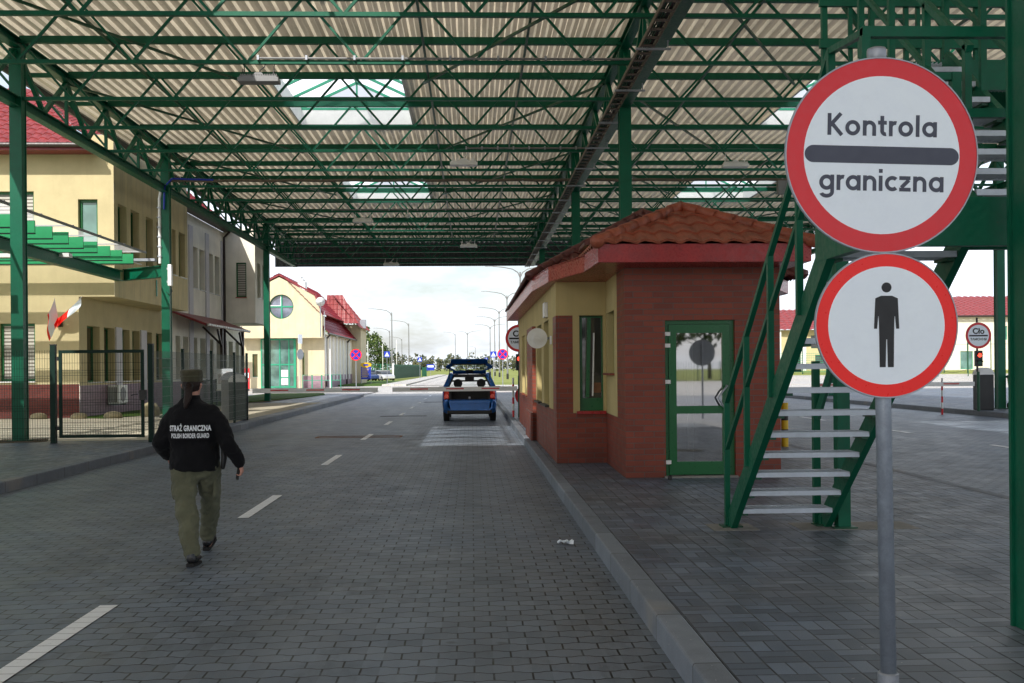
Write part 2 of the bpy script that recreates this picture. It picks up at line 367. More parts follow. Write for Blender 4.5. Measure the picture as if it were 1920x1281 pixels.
# ---------------------------------------------------------------- geometry
class MB:
    def __init__(s): s.v = []; s.f = []; s.mi = []; s.cur = 0
    def add(s, vs, fs):
        o = len(s.v); s.v += [tuple(a) for a in vs]; s.f += [tuple(i+o for i in f) for f in fs]; s.mi += [s.cur]*len(fs); return s
    def box(s, x0, x1, y0, y1, z0, z1):
        vs = [(x0,y0,z0),(x1,y0,z0),(x1,y1,z0),(x0,y1,z0),(x0,y0,z1),(x1,y0,z1),(x1,y1,z1),(x0,y1,z1)]
        return s.add(vs, [(0,3,2,1),(4,5,6,7),(0,1,5,4),(1,2,6,5),(2,3,7,6),(3,0,4,7)])
    def bar(s, a, b, w, h=None, up=(0,0,1)):
        h = h or w; a, b = Vector(a), Vector(b); d = (b-a).normalized(); u = Vector(up)
        if abs(d.dot(u)) > .98: u = Vector((0,1,0))
        r = d.cross(u).normalized(); u = r.cross(d).normalized()
        vs = [p + r*sx*w/2 + u*sz*h/2 for p in (a, b) for sx, sz in ((-1,-1),(1,-1),(1,1),(-1,1))]
        return s.add(vs, [(0,1,2,3),(7,6,5,4),(0,4,5,1),(1,5,6,2),(2,6,7,3),(3,7,4,0)])
    def ibeam(s, a, b, w, h, t=.02, up=(0,0,1)):
        a, b = Vector(a), Vector(b); d = (b-a).normalized(); u = Vector(up)
        if abs(d.dot(u)) > .98: u = Vector((0,1,0))
        r = d.cross(u).normalized(); u = r.cross(d).normalized()
        s.bar(a, b, t, h-2*t, u); s.bar(a+u*(h/2-t/2), b+u*(h/2-t/2), w, t, u); s.bar(a-u*(h/2-t/2), b-u*(h/2-t/2), w, t, u); return s
    def tube(s, pts, r, n=10, cap=True):
        pts = [Vector(p) for p in pts]; rr = r if isinstance(r, (list, tuple)) else [r]*len(pts)
        rings = []; prev = None
        for i, p in enumerate(pts):
            d = (pts[min(i+1, len(pts)-1)] - pts[max(i-1, 0)]).normalized()
            u = Vector((0,0,1)) if abs(d.z) < .95 else Vector((0,1,0))
            if prev is not None: u = prev
            a = d.cross(u).normalized(); u = a.cross(d).normalized(); prev = u
            rings.append([p + (a*math.cos(t)+u*math.sin(t))*rr[i] for t in [2*math.pi*k/n for k in range(n)]])
        vs = [q for g in rings for q in g]; fs = []
        for i in range(len(rings)-1):
            for k in range(n):
                k2 = (k+1) % n; fs.append((i*n+k, (i+1)*n+k, (i+1)*n+k2, i*n+k2))
        if cap: fs.append(tuple(range(n))); fs.append(tuple(reversed(range((len(rings)-1)*n, len(rings)*n))))
        return s.add(vs, fs)
    def cyl(s, x, y, z0, z1, r, n=16): return s.tube([(x,y,z0),(x,y,z1)], r, n)
    def lathe(s, cx, cy, prof, n=20):
        vs = [(cx+r*math.cos(2*math.pi*k/n), cy+r*math.sin(2*math.pi*k/n), z) for r, z in prof for k in range(n)]
        fs = [(i*n+k, i*n+(k+1)%n, (i+1)*n+(k+1)%n, (i+1)*n+k) for i in range(len(prof)-1) for k in range(n)]
        fs.append(tuple(reversed(range(n)))); fs.append(tuple(range((len(prof)-1)*n, len(prof)*n)))
        return s.add(vs, fs)
    def prism(s, poly, z0, z1):
        n = len(poly); vs = [(x,y,z0) for x,y in poly]+[(x,y,z1) for x,y in poly]
        return s.add(vs, [tuple(reversed(range(n))), tuple(range(n,2*n))]+[(i,(i+1)%n,(i+1)%n+n,i+n) for i in range(n)])
    def prism_xz(s, poly, y0, y1):   # polygon in x,z extruded along y
        n = len(poly); vs = [(x,y0,z) for x,z in poly]+[(x,y1,z) for x,z in poly]
        return s.add(vs, [tuple(range(n)), tuple(reversed(range(n,2*n)))]+[((i+1)%n,i,i+n,(i+1)%n+n) for i in range(n)])
    def prism_yz(s, poly, x0, x1):
        n = len(poly); vs = [(x0,y,z) for y,z in poly]+[(x1,y,z) for y,z in poly]
        return s.add(vs, [tuple(reversed(range(n))), tuple(range(n,2*n))]+[(i,(i+1)%n,(i+1)%n+n,i+n) for i in range(n)])
    def disc_y(s, cx, y, cz, r, y1, n=48, r0=0):  # disc facing -y ; ring if r0>0, thickness y->y1
        if r0 <= 0:
            return s.prism_xz([(cx+r*math.cos(2*math.pi*k/n), cz+r*math.sin(2*math.pi*k/n)) for k in range(n)], y, y1)
        vs = []
        for yy in (y, y1):
            for q in (r0, r):
                vs += [(cx+q*math.cos(2*math.pi*k/n), yy, cz+q*math.sin(2*math.pi*k/n)) for k in range(n)]
        fs = []
        for k in range(n):
            k2 = (k+1)%n
            fs += [(k,k2,n+k2,n+k), (2*n+k,3*n+k,3*n+k2,2*n+k2), (n+k,n+k2,3*n+k2,3*n+k), (k,2*n+k,2*n+k2,k2)]
        return s.add(vs, fs)
    def rings(s, rs, cap=True):   # rs: list of rings with equal counts
        n = len(rs[0]); vs = [q for g in rs for q in g]
        fs = [(i*n+k, i*n+(k+1)%n, (i+1)*n+(k+1)%n, (i+1)*n+k) for i in range(len(rs)-1) for k in range(n)]
        if cap: fs.append(tuple(reversed(range(n)))); fs.append(tuple(range((len(rs)-1)*n, len(rs)*n)))
        return s.add(vs, fs)
    def quad(s, a, b, c, d): return s.add([a,b,c,d], [(0,1,2,3)])
    def build(s, name, mat, parent=None, smooth=False, bevel=0, loc=None, auto=None):
        me = bpy.data.meshes.new(name); me.from_pydata(s.v, [], s.f); me.update()
        for m in (mat if isinstance(mat, (list, tuple)) else [mat]): me.materials.append(m)
        if any(s.mi): me.polygons.foreach_set('material_index', s.mi)
        if smooth: me.shade_smooth()
        if auto is not None:
            me.shade_smooth(); me.set_sharp_from_angle(angle=R(auto))
        o = bpy.data.objects.new(name, me); C.objects.link(o)
        if parent: o.parent = parent
        if loc: o.location = loc
        if bevel:
            b = o.modifiers.new('bevel', 'BEVEL'); b.width = bevel; b.segments = 2; b.limit_method = 'ANGLE'; b.angle_limit = R(40)
        return o

def tag(o, label=None, cat=None, group=None, kind=None):
    if label: o['label'] = label
    if cat: o['category'] = cat
    if group: o['group'] = group
    if kind: o['kind'] = kind
    return o
def thing(name, label, cat, loc=(0,0,0), rz=0, group=None):
    o = bpy.data.objects.new(name, None); C.objects.link(o); o.location = loc; o.rotation_euler = (0,0,rz)
    o.empty_display_size = .2
    return tag(o, label, cat, group)
def repeat(name, mb, mat, parent, offs):
    o = mb.build(name, mat, parent, loc=offs[0])
    for p in offs[1:]:
        c = o.copy(); C.objects.link(c); c.location = p
    return o
def struct(name, mb, mat, **k): return tag(mb.build(name, mat, **k), kind='structure')
def copy_tree(o, parent=None):
    c = o.copy(); C.objects.link(c)
    if parent: c.parent = parent
    for ch in [q for q in bpy.data.objects if q.parent == o]: copy_tree(ch, c)
    return c
def sheet(x0, x1, y0, y1, z): return MB().quad((x0,y0,z),(x1,y0,z),(x1,y1,z),(x0,y1,z))

def wall(mb, p0, p1, z0, z1, opens=(), depth=.18):
    """face from p0 to p1; outward normal is to the right of travel; opens: (s0,s1,z0,z1)"""
    d = Vector((p1[0]-p0[0], p1[1]-p0[1])); L = d.length; d /= L; n = Vector((d.y, -d.x))
    ss = sorted({0, L, *[a for o in opens for a in o[:2]]}); zs = sorted({z0, z1, *[a for o in opens for a in o[2:4]]})
    ss = [a for a in ss if 0 <= a <= L]; zs = [a for a in zs if z0 <= a <= z1]
    P = lambda s_, z, q=0: (p0[0]+d.x*s_-n.x*q, p0[1]+d.y*s_-n.y*q, z)
    for i in range(len(ss)-1):
        for j in range(len(zs)-1):
            cs, cz = (ss[i]+ss[i+1])/2, (zs[j]+zs[j+1])/2
            if any(o[0] < cs < o[1] and o[2] < cz < o[3] for o in opens): continue
            mb.quad(P(ss[i],zs[j]), P(ss[i+1],zs[j]), P(ss[i+1],zs[j+1]), P(ss[i],zs[j+1]))
    for o in opens:
        a, b, c, e = o[:4]
        if e <= z0 or c >= z1: continue
        mb.quad(P(a,c), P(a,e), P(a,e,depth), P(a,c,depth)); mb.quad(P(b,c), P(b,c,depth), P(b,e,depth), P(b,e))
        mb.quad(P(a,c), P(a,c,depth), P(b,c,depth), P(b,c)); mb.quad(P(a,e), P(b,e), P(b,e,depth), P(a,e,depth))
    return mb
def window(parent, p0, p1, o, depth=.18, fw=.06, fmat='winframe', pmat='pane', mull=(), sill='white', name='window'):
    d = Vector((p1[0]-p0[0], p1[1]-p0[1])).normalized(); n = Vector((d.y, -d.x)); a, b, c, e = o[:4]
    P = lambda s_, z, q=0: Vector((p0[0]+d.x*s_-n.x*q, p0[1]+d.y*s_-n.y*q, z))
    q = depth-.03; N = (n.x, n.y, 0); f = MB()
    f.bar(P(a+fw/2,c,q), P(a+fw/2,e,q), fw, .06, N); f.bar(P(b-fw/2,c,q), P(b-fw/2,e,q), fw, .06, N)
    f.bar(P(a+fw,c+fw/2,q), P(b-fw,c+fw/2,q), .06, fw); f.bar(P(a+fw,e-fw/2,q), P(b-fw,e-fw/2,q), .06, fw)
    for k, t in mull:
        if k == 'v': f.bar(P(a+(b-a)*t,c+fw,q), P(a+(b-a)*t,e-fw,q), fw*.8, .05, N)
        else: f.bar(P(a+fw,c+(e-c)*t,q), P(b-fw,c+(e-c)*t,q), .05, fw*.8)
    w = f.build(name, M[fmat], parent)
    MB().quad(P(a+fw*.8,c+fw*.8,q+.005), P(b-fw*.8,c+fw*.8,q+.005), P(b-fw*.8,e-fw*.8,q+.005), P(a+fw*.8,e-fw*.8,q+.005)).build('pane', M[pmat], w)
    if sill:
        MB().bar(P(a-.02,c-.018,depth/2-.04), P(b+.02,c-.018,depth/2-.04), depth+.06, .03).build('sill', M[sill], w)
    return w

def tiled(mb, A, B, Cc, D, pitch=.2, course=.33, amp=.02, step=.025, sub=6):
    """roof slope: eave A->B, ridge D->C; wavy pantiles in stepped courses"""
    A, B, Cc, D = map(Vector, (A, B, Cc, D)); e = (B-A); L = e.length; e /= L
    n = e.cross(D-A if (D-A).length > .01 else Cc-B).normalized()
    if n.z < 0: n = -n
    H = max(((D-A)-e*(D-A).dot(e)).length, ((Cc-B)-e*(Cc-B).dot(e)).length)
    up = ((D-A)-e*(D-A).dot(e)); up = up.normalized() if up.length > .01 else ((Cc-B)-e*(Cc-B).dot(e)).normalized()
    l1, r1 = (D-A).dot(e), (Cc-A).dot(e); rows = max(1, round(H/course)); nx = max(2, int(L/pitch*sub))
    for i in range(rows):
        t0, t1 = i/rows, (i+1)/rows; strip = []
        for t, off in ((t0, -.001), (t0, step), (t1, .003)):
            lo, hi = l1*t, L+(r1-L)*t; row = []
            for k in range(nx+1):
                x = min(max(L*k/nx, lo), hi)
                wv = amp*(math.sin(2*math.pi*x/pitch)+.35*math.sin(4*math.pi*x/pitch+.6))
                row.append(A+e*x+up*(H*t)+n*(off+wv+.03))
            strip.append(row)
        for q in range(2):
            o = len(mb.v); mb.v += [tuple(p) for p in strip[q]+strip[q+1]]
            for k in range(nx):
                if (strip[q][k]-strip[q][k+1]).length < 1e-5 and (strip[q+1][k]-strip[q+1][k+1]).length < 1e-5: continue
                mb.f.append((o+k, o+k+1, o+nx+2+k, o+nx+1+k)); mb.mi.append(mb.cur)
    return mb

def text_mesh(txt, size, mat, name, parent, loc, rot=(R(90),0,0), bold=0.0, ext=.001, align='CENTER', sx=1.0, sp=1.0):
    cu = bpy.data.curves.new(name, 'FONT'); cu.body = txt; cu.size = size; cu.align_x = align; cu.extrude = ext; cu.offset = bold; cu.space_character = sp
    o = bpy.data.objects.new(name+'_t', cu); C.objects.link(o); bpy.context.view_layer.update()
    me = bpy.data.meshes.new_from_object(o.evaluated_get(bpy.context.evaluated_depsgraph_get()))
    bpy.data.objects.remove(o); bpy.data.curves.remove(cu)
    me.materials.clear(); me.materials.append(mat)
    for v in me.vertices: v.co.x *= sx
    q = bpy.data.objects.new(name, me); C.objects.link(q); q.parent = parent; q.location = loc; q.rotation_euler = rot
    return q

def leaves(mb, c, rad, n, size, r, squash=1.0):
    clumps = [(Vector((r.gauss(0,.45), r.gauss(0,.45), r.gauss(0,.45))), r.uniform(.25,.5)) for _ in range(14)]
    for _ in range(n):
        cl, cr = r.choice(clumps); v = Vector((r.gauss(0,1), r.gauss(0,1), r.gauss(0,1))).normalized()*cr*r.uniform(.6,1.05)
        p = cl+v
        if p.length > 1.15: p *= 1.15/p.length
        p = Vector((c[0]+p.x*rad, c[1]+p.y*rad, c[2]+p.z*rad*squash)); s_ = size*r.uniform(.6,1.3)
        a = Vector((r.gauss(0,1), r.gauss(0,1), r.gauss(0,1))).normalized(); b = a.orthogonal().normalized()
        mb.quad(p-a*s_, p-b*s_*.6, p+a*s_, p+b*s_*.6)
def tree(x, y, h, rad, seed, label, n=900, z=0, mat='leaf', group='trees seen in the distance', leaf=.16):
    r = random.Random(seed); t = thing('tree', label, 'tree', (x,y,z), group=group)
    m = MB(); m.tube([(0,0,0),(r.uniform(-.1,.1),0,h*.35),(r.uniform(-.2,.2),r.uniform(-.2,.2),h*.8)], [h*.025,h*.018,h*.006], 8)
    for k in range(6):
        a = r.uniform(0,6.28); m.tube([(0,0,h*.3+k*h*.07),(math.cos(a)*rad*.6,math.sin(a)*rad*.6,h*.5+k*h*.07)], [h*.01,h*.003], 5)
    m.build('trunk', M['bark'], t)
    m = MB(); leaves(m, (0,0,h*.64), rad, n, leaf*rad/2, r, (h*.38)/rad); m.build('crown', M[mat], t)
    return t
# ---------------------------------------------------------------- the setting
KZ = .15
struct('ground', sheet(-2500, 2500, -600, 4000, -.03), M['grass'])
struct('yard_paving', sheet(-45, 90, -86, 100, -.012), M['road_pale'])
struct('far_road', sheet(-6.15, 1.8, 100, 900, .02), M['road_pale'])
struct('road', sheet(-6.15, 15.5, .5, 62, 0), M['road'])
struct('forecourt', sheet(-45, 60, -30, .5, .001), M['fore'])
struct('bounce_ground', sheet(-30, -9.95, .5, 20.4, KZ+.004), M['walk'])  # pale sheet, barely in view, added to bounce light onto the deck
struct('cross_road', sheet(15.5, 75, 62, 100, 0), M['road_pale'])
# the concrete island between the lanes and the two pavements
def kerb(name, x, y0, y1, side):   # side=+1: raised ground lies to the right of x
    m = MB(); a, b = (x, x+.15*side); m.box(min(a,b), max(a,b), y0, y1, -.02, KZ)
    o = struct(name, m, M['kerb'], bevel=.015); return o
struct('island', MB().box(1.2, 5.65, .5, 62, -.02, KZ-.004), M['basket'])
kerb('kerb', 1.05, .5, 62, 1); kerb('kerb', 5.8, .5, 62, -1)
tag(MB().box(1.05, 5.8, 62, 62.15, -.02, KZ).build('kerb', M['kerb']), kind='structure')
struct('pavement', MB().box(-30, -6.3, .5, 61, -.02, KZ-.004), M['basket'])
kerb('kerb', -6.15, .5, 58, -1)
# the kerb turns left at its far end
m = MB(); pts = [(-6.15-.15/2, 58)] + [(-6.225-3.2*(1-math.cos(t)), 58+3.2*math.sin(t)) for t in [R(k*15) for k in range(1, 7)]]
for a, b in zip(pts, pts[1:]): m.bar((*a, .065), (*b, .065), .15, .17)
struct('kerb', m, M['kerb'])
struct('pavement', MB().box(15.65, 40, 18, 62, -.02, KZ-.004), M['basket']); kerb('kerb', 15.5, 18, 62, 1)
struct('kerb_end', MB().box(15.5, 40, 17.85, 18, -.02, KZ), M['kerb'])
# far pavement strips and lawns left and right of the far road
struct('far_pavement', MB().box(-8.6, -6.3, 100, 260, -.02, .13), M['road_pale'])
struct('far_pavement', MB().box(-30, -6.6, 64.5, 74, -.02, .06), M['road_pale'])
def blob(name, poly, z0, z1, mat): return struct(name, MB().prism(poly, z0, z1), M[mat])
blob('lawn', [(-12.2,46),(-9.8,47),(-8.7,54),(-8.4,60),(-8.9,63),(-12.2,63)], .1, .2, 'lawn')
struct('walkway', sheet(-30, -6.6, 22.0, 46, KZ+.001), M['walk'])
blob('lawn', [(-12.3,33),(-11.2,32.2),(-10.2,35.5),(-10.2,46),(-12.3,46)], .1, .17, 'lawn')
blob('lawn', [(-13.2,101),(-8.8,101),(-8.8,136),(-13.2,136)], -.02, .1, 'lawn')
blob('soil', [(-9.9,21.7),(-8.9,21.7),(-8.8,22.0),(-9.1,22.8),(-10.0,22.7)], .1, .156, 'soil')
blob('soil', [(-16,20.6),(-9.3,21.6),(-16,21.6)], .1, .153, 'soil')
blob('soil', [(-10.6,44),(-9.2,47),(-8.9,52),(-10.2,48)], .1, .165, 'soil')
# sunlit bank that rises to the buildings on the right
m = MB(); vs = []; G = [(80,0),(100,.2),(118,.9),(150,1.25),(420,1.6)]
for yy, zz in G: vs += [(18,yy,zz-.03),(220,yy,zz-.03)]
m.add(vs, [(2*i,2*i+1,2*i+3,2*i+2) for i in range(len(G)-1)]); struct('terrain', m, M['grass'])
m = MB(); vs = []
for yy, zz in ((62,.004),(80,.012),(100,.21),(109,.54)): vs += [(18,yy,zz+.01),(220,yy,zz+.01)]
m.add(vs, [(0,1,3,2),(2,3,5,4),(4,5,7,6)]); struct('yard_apron', m, M['road_pale'])
# lane markings (dashes)
def dash(x0, y0, L, w=.12): return sheet(x0-w/2, x0+w/2, y0, y0+L, .005)
for k in range(10):
    tag(dash(-2.46, 5.15+6.13*k, 2.0).build('lane_marking', M['roadpaint']), kind='structure')
for k in range(5):
    tag(dash(10.1, 17.8+5.9*k, 2.2).build('lane_marking', M['roadpaint']), kind='structure')
# drains let into the road
for (cx, cy, L, W, mt, lb) in ((-2.65, 24.6, 2.0, .5, 'orange_rust', 'rusty drain grate let into the road around a lane dash'),
                           (-2.3, 35.2, 1.55, .35, 'darkmetal', 'dark drain grate across the lane, the nearer of the two black ones'),
                           (-1.7, 49.6, 1.2, .4, 'darkmetal', 'dark drain grate across the lane, the farther of the two black ones')):
    t = thing('drain_grate', lb, 'drain', (cx,cy,0), group='drain grates in the road')
    f = MB(); f.box(-L/2,L/2,-W/2,-W/2+.05,0,.009); f.box(-L/2,L/2,W/2-.05,W/2,0,.009); f.box(-L/2,-L/2+.05,-W/2+.05,W/2-.05,0,.009); f.box(L/2-.05,L/2,-W/2+.05,W/2-.05,0,.009)
    f.build('frame', M[mt], t)
    if mt == 'darkmetal':
        g = MB()
        for k in range(int(L/.06)): g.box(-L/2+.05+k*.06, -L/2+.08+k*.06, -W/2+.05, W/2-.05, 0, .007)
        g.build('grille', M[mt], t)

# ---------------------------------------------------------------- canopy
XL, XC, XR = -9.43, 3.3, 16.85
ZB, ZT, Y0, PY = 7.3, 8.5, 22.2, 2.64
K0, K1 = -11, 13
cano = thing('border_canopy', 'huge green steel canopy with corrugated roof spanning the border lanes', 'canopy', (0,0,0))
# corrugated deck with openings for the rooflights
SK = [(-4.85,-1.6,11.0,18.9,'glass_sky'), (-4.85,-1.6,25.1,30.1,'milky'), (-4.85,-1.6,39.0,44.2,'milky'),
      (8.4,11.65,11.0,18.9,'glass_sky'), (8.4,11.65,25.1,30.1,'milky'), (8.4,11.65,39.0,44.2,'milky')]
YA, YB = Y0+K0*PY-.6, Y0+K1*PY+.7
ZD = 8.61
mb = MB(); pitch = .25; x = -10.6; n = int((17.6+10.6)/pitch)
prof = [(0,0),(.085,0),(.12,.065),(.215,.065),(.25,0)]
for i in range(n):
    xa = x+i*pitch; segs = [(YA, YB)]
    for (a,b,c,d,_) in SK:
        if a-.01 <= xa and xa+pitch <= b+.13:
            segs = [q for s_ in segs for q in ([(s_[0], c), (d, s_[1])] if s_[0] < c and d < s_[1] else [s_])]
    for (p, q) in segs:
        for (u0,h0),(u1,h1) in zip(prof, prof[1:]):
            mb.quad((xa+u0,p,ZD+h0),(xa+u0,q,ZD+h0),(xa+u1,q,ZD+h1),(xa+u1,p,ZD+h1))
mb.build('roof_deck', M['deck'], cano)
# edge trim and end fascia
m = MB(); m.box(-10.66,-10.6,YA,YB,ZD-.15,ZD+.2); m.box(17.6,17.66,YA,YB,ZD-.15,ZD+.2); m.build('edge_trim', M['cladding'], cano)
m = MB(); k = -10.66
while k < 17.6: 
    m.prism([(k,YB+.12),(k+.12,YB+.12),(k+.16,YB+.16),(k+.28,YB+.16),(k+.32,YB+.12),(k+.32,YB+.19),(k,YB+.19)], ZB-.1, ZD+.35); k += .32
m.build('end_fascia', M['cladding'], cano)
# purlin trusses: one mesh per bay, shared by all
def purlin(xa, xb):
    m = MB(); L = xb-xa; N = 6; p = L/N
    m.box(xa, xb, -.05, .05, ZT-.05, ZT+.1); m.box(xa, xb, -.04, .04, ZB-.04, ZB+.03)
    for j in range(N):
        a, b, c = xa+p*j, xa+p*(j+.5), xa+p*(j+1)
        m.bar((a+.05,0,ZT-.05),(b-.03,0,ZB+.03),.045,.05,(0,1,0)); m.bar((b+.03,0,ZB+.03),(c-.05,0,ZT-.05),.045,.05,(0,1,0))
    return m
for (xa, xb) in ((XL, XC), (XC+.002, XR)):
    o = purlin(xa+.06, xb-.06).build('purlin_truss', M['green'], cano, loc=(0,Y0+K0*PY,0))
    for k in range(K0+1, K1+1):
        c = o.copy(); C.objects.link(c); c.location.y = Y0+k*PY
# main longitudinal trusses
def maintruss(x, name='main_truss'):
    m = MB(); ya, yb = Y0+K0*PY, Y0+K1*PY
    m.ibeam((x,ya,ZT-.06),(x,yb,ZT-.06),.2,.2,.02); m.ibeam((x,ya,ZB-.1),(x,yb,ZB-.1),.2,.22,.02)
    for k in range(K0, K1):
        y = Y0+k*PY; yc = y+PY/2
        m.bar((x,y,ZT-.16),(x,yc,ZB+.01),.09,.09); m.bar((x,yc,ZB+.01),(x,y+PY,ZT-.16),.09,.09)
        m.bar((x,y,ZB+.01),(x,y,ZT-.16),.07,.07)
    return m.build(name, M['green'], cano)
for x in (XL, XC, XR): maintruss(x)
# thin runners and cross bracing just under the deck
m = MB()
for x in (-7.44,-.96,1.2,5.5,9.85,12.0): m.bar((x,YA+.3,ZT-.09),(x,YB-.3,ZT-.09),.05,.05)
for (x0, s_) in ((-9.5,1),(3.2,-1),(3.5,1),(16.3,-1)):
    for k in range(K0, K1-1, 3): m.bar((x0,Y0+k*PY,ZT-.16),(x0+s_*4.3,Y0+(k+3)*PY,ZT-.16),.05,.05)
m.build('bracing', M['green2'], cano)
m = MB(); m.bar((XL-.98,0,ZT+.02),(XL+.1,0,ZT+.02),.07,.1); m.bar((XL-.9,0,ZT-.02),(XL,0,ZB+.1),.05)
repeat('eave_bracket', m, M['green'], cano, [(0,Y0+k*PY,0) for k in range(K0, K1+1)])
for y in (5.485, Y0, Y0+4*PY, Y0+10*PY):
    for x in (XL, XC, XR):
        if x == XR and y < 10: continue
        if x == XC and y < 10: x = 3.055
        m = MB(); zb = KZ if not (x == XC and 16 < y < 27) else KZ
        m.box(x-.11, x+.11, y-.10, y+.10, zb, ZT-.18)
        m.box(x-.125, x+.125, y-.125, y-.10, zb, ZT-.18); m.box(x-.125, x+.125, y+.10, y+.125, zb, ZT-.18)
        c = m.build('column', M['green'], cano)
        if y > 10: MB().box(x-.2,x+.2,y-.2,y+.2,zb,zb+.025).build('base_plate', M['green2'], c)
# rooflights
for (a,b,c,d,gl) in SK:
    h = .45; z = ZD-.02
    m = MB(); m.box(a,a+.05,c,d,z,z+h); m.box(b-.05,b,c,d,z,z+h); m.box(a+.05,b-.05,c,c+.05,z,z+h); m.box(a+.05,b-.05,d-.05,d,z,z+h)
    r = m.build('rooflight', M['white'], cano)
    f = MB(); xm = (a+b)/2; zr = z+h+.75; nb = max(3, round((d-c)/1.3))
    for i in range(nb+1):
        y = c+.03+(d-c-.06)*i/nb; f.bar((a+.02,y,z+h),(xm,y,zr),.05,.07); f.bar((b-.02,y,z+h),(xm,y,zr),.05,.07)
        if i in (0, nb): f.bar((xm,y,z+h),(xm,y,zr),.05,.05)
    f.bar((xm,c,zr),(xm,d,zr),.06,.08); f.bar((a,c,z+h),(a,d,z+h),.06,.06); f.bar((b,c,z+h),(b,d,z+h),.06,.06)
    f.box(a,b,c,c+.06,z+h-.04,z+h+.03); f.box(a,b,d-.06,d,z+h-.04,z+h+.03)
    f.build('rooflight_frame', M['teal'], r)
    g = MB(); e = .05
    g.quad((a,c,z+h+e),(xm,c,zr+e),(xm,d,zr+e),(a,d,z+h+e)); g.quad((b,c,z+h+e),(b,d,z+h+e),(xm,d,zr+e),(xm,c,zr+e))
    g.add([(a,c,z+h),(b,c,z+h),(xm,c,zr)],[(0,1,2)]); g.add([(a,d,z+h),(b,d,z+h),(xm,d,zr)],[(0,2,1)])
    g.build('glazing', M[gl], r)

# ladder cable tray under the centre truss
t = thing('cable_tray', 'long brown ladder cable tray hung under the middle truss of the canopy', 'cable tray', (0,0,0))
m = MB(); tx = 3.0; tz = 7.0
m.box(tx-.125,tx-.105,-5,56,tz-.03,tz+.04); m.box(tx+.105,tx+.125,-5,56,tz-.03,tz+.04); m.build('rail', M['traymetal'], t)
repeat('rung', MB().box(tx-.104,tx+.104,-.04,.04,tz-.03,tz-.01), M['traymetal'], t, [(0,13.6+k*.43,0) for k in range(98)])
m = MB(); 
for dx in (-.09,-.05,-.01,.03,.06): m.tube([(tx+dx,-5,tz+.01),(tx+dx+.01,20,tz+.012),(tx+dx,56,tz+.01)], .016, 6)
m.build('cable', M['black'], t)
repeat('hanger', MB().box(tx-.19,tx+.4,-.025,.025,tz-.075,tz-.045).bar((tx+.35,0,tz-.045),(tx+.35,0,ZB-.2),.02), M['galv'], t, [(0,Y0+k*PY+.6,0) for k in range(K0, K1)])
# conduits along purlins
def conduit(y, x0, x1, z, label, r=.022, blue=False, sag=.0):
    t = thing('cable_conduit', label, 'conduit', (0,y,0), group='conduits clipped along the roof trusses')
    n = 24; pts = [(x0+(x1-x0)*i/n, 0, z+sag*math.sin(i*1.9)) for i in range(n+1)]
    MB().tube(pts, r, 8).build('pipe', M['greymetal' if r < .03 else 'traymetal'], t)
    m = MB()
    for i in range(0, n+1, 3): m.box(pts[i][0]-.02, pts[i][0]+.02, -.035, .035, z-.035, z+.05)
    m.build('clip', M['galv'], t)
    if blue:
        MB().tube([(x0-.1,-.12,z-.9),(x0-.08,-.12,z-.2),(x0+.15,-.1,z+.05),(x0+.6,-.06,z+.04),(x0+1.4,-.05,z+.02)], .03, 8).build('cable', M['signblue'], t)
conduit(Y0-PY-.07, -3.9, 3.2, ZB+.05, 'thin grey conduit along the lowest roof chord beside the big near lamp')
conduit(Y0+2*PY-.07, -.1, 3.2, ZB+.05, 'short grey conduit feeding the white lamp over the middle of the lane')
conduit(Y0+4*PY-.08, XL+.1, 3.2, ZB+.16, 'thick brown cable run leaving the second left column with a blue cable loop', .045, True, .012)
conduit(Y0+4*PY-.08, 3.5, 16.2, ZB+.16, 'thick brown cable run above the booth roof on the right bay', .045, False, .012)
conduit(Y0+6*PY-.07, -5, 3.2, ZB+.05, 'grey conduit on a far roof chord beyond the second rooflight')
# hanging luminaires
def lamp(x, y, label, mat, w=.75, rz=0):
    t = thing('hanging_lamp', label, 'lamp', (x,y,ZB-.03), rz, group='floodlights hung under the canopy')
    m = MB(); m.box(-w/2,w/2,-.13,.13,-.36,-.28); m.box(-w/2+.03,w/2-.03,-.11,.11,-.28,-.25)
    m.prism_xz([(-.12,-.25),(.12,-.25),(.06,-.18),(-.06,-.18)], -.08, .08); m.build('housing', M[mat], t, bevel=.006)
    m = MB()
    for k in range(22): m.box(-w/2+.05+k*(w-.1)/21, -w/2+.062+k*(w-.1)/21, -.1, .1, -.25, -.215)
    m.build('fin', M[mat], t)
    MB().box(-w/2+.04,w/2-.04,-.11,.11,-.366,-.36).build('lens', M['white' if mat == 'white' else 'greymetal'], t)
    m = MB()
    for s_ in (-1,1):
        m.tube([(s_*w*.38,0,-.25),(s_*w*.36,.02,-.12),(s_*w*.38,0,.02)], .008, 6); m.tube([(s_*w*.38-.03,-.02,-.25),(s_*w*.38-.01,0,-.1)], .008, 6)
    m.tube([(0,0,-.2),(.02,0,-.12),(.10,0,-.06),(.12,0,0),(.22,0,.03)], .012, 6)
    m.build('bracket', M[mat if mat == 'white' else 'darkmetal'], t)
lamp(-3.9, Y0-PY, 'dark grey floodlight hanging nearest the camera at the upper left', 'greymetal')
lamp(-.17, Y0+2*PY, 'white floodlight hanging over the middle of the left lane', 'white', .72)
lamp(7.1, Y0+2*PY+.3, 'white floodlight hanging over the right lane beside the big round sign', 'white', .7)
lamp(-3.9, Y0+6*PY, 'pale floodlight hanging below the second rooflight', 'white', .72)
lamp(-.1, Y0+9*PY, 'small far floodlight over the lane in front of the dark end fascia', 'white', .75)
lamp(-4.1, Y0+12*PY, 'farthest floodlight hanging at the left by the end fascia', 'white', .8)
t = thing('dome_camera', 'small white dome camera hanging under the canopy above the lane', 'camera', (-2.25,37.5,ZB-.08))
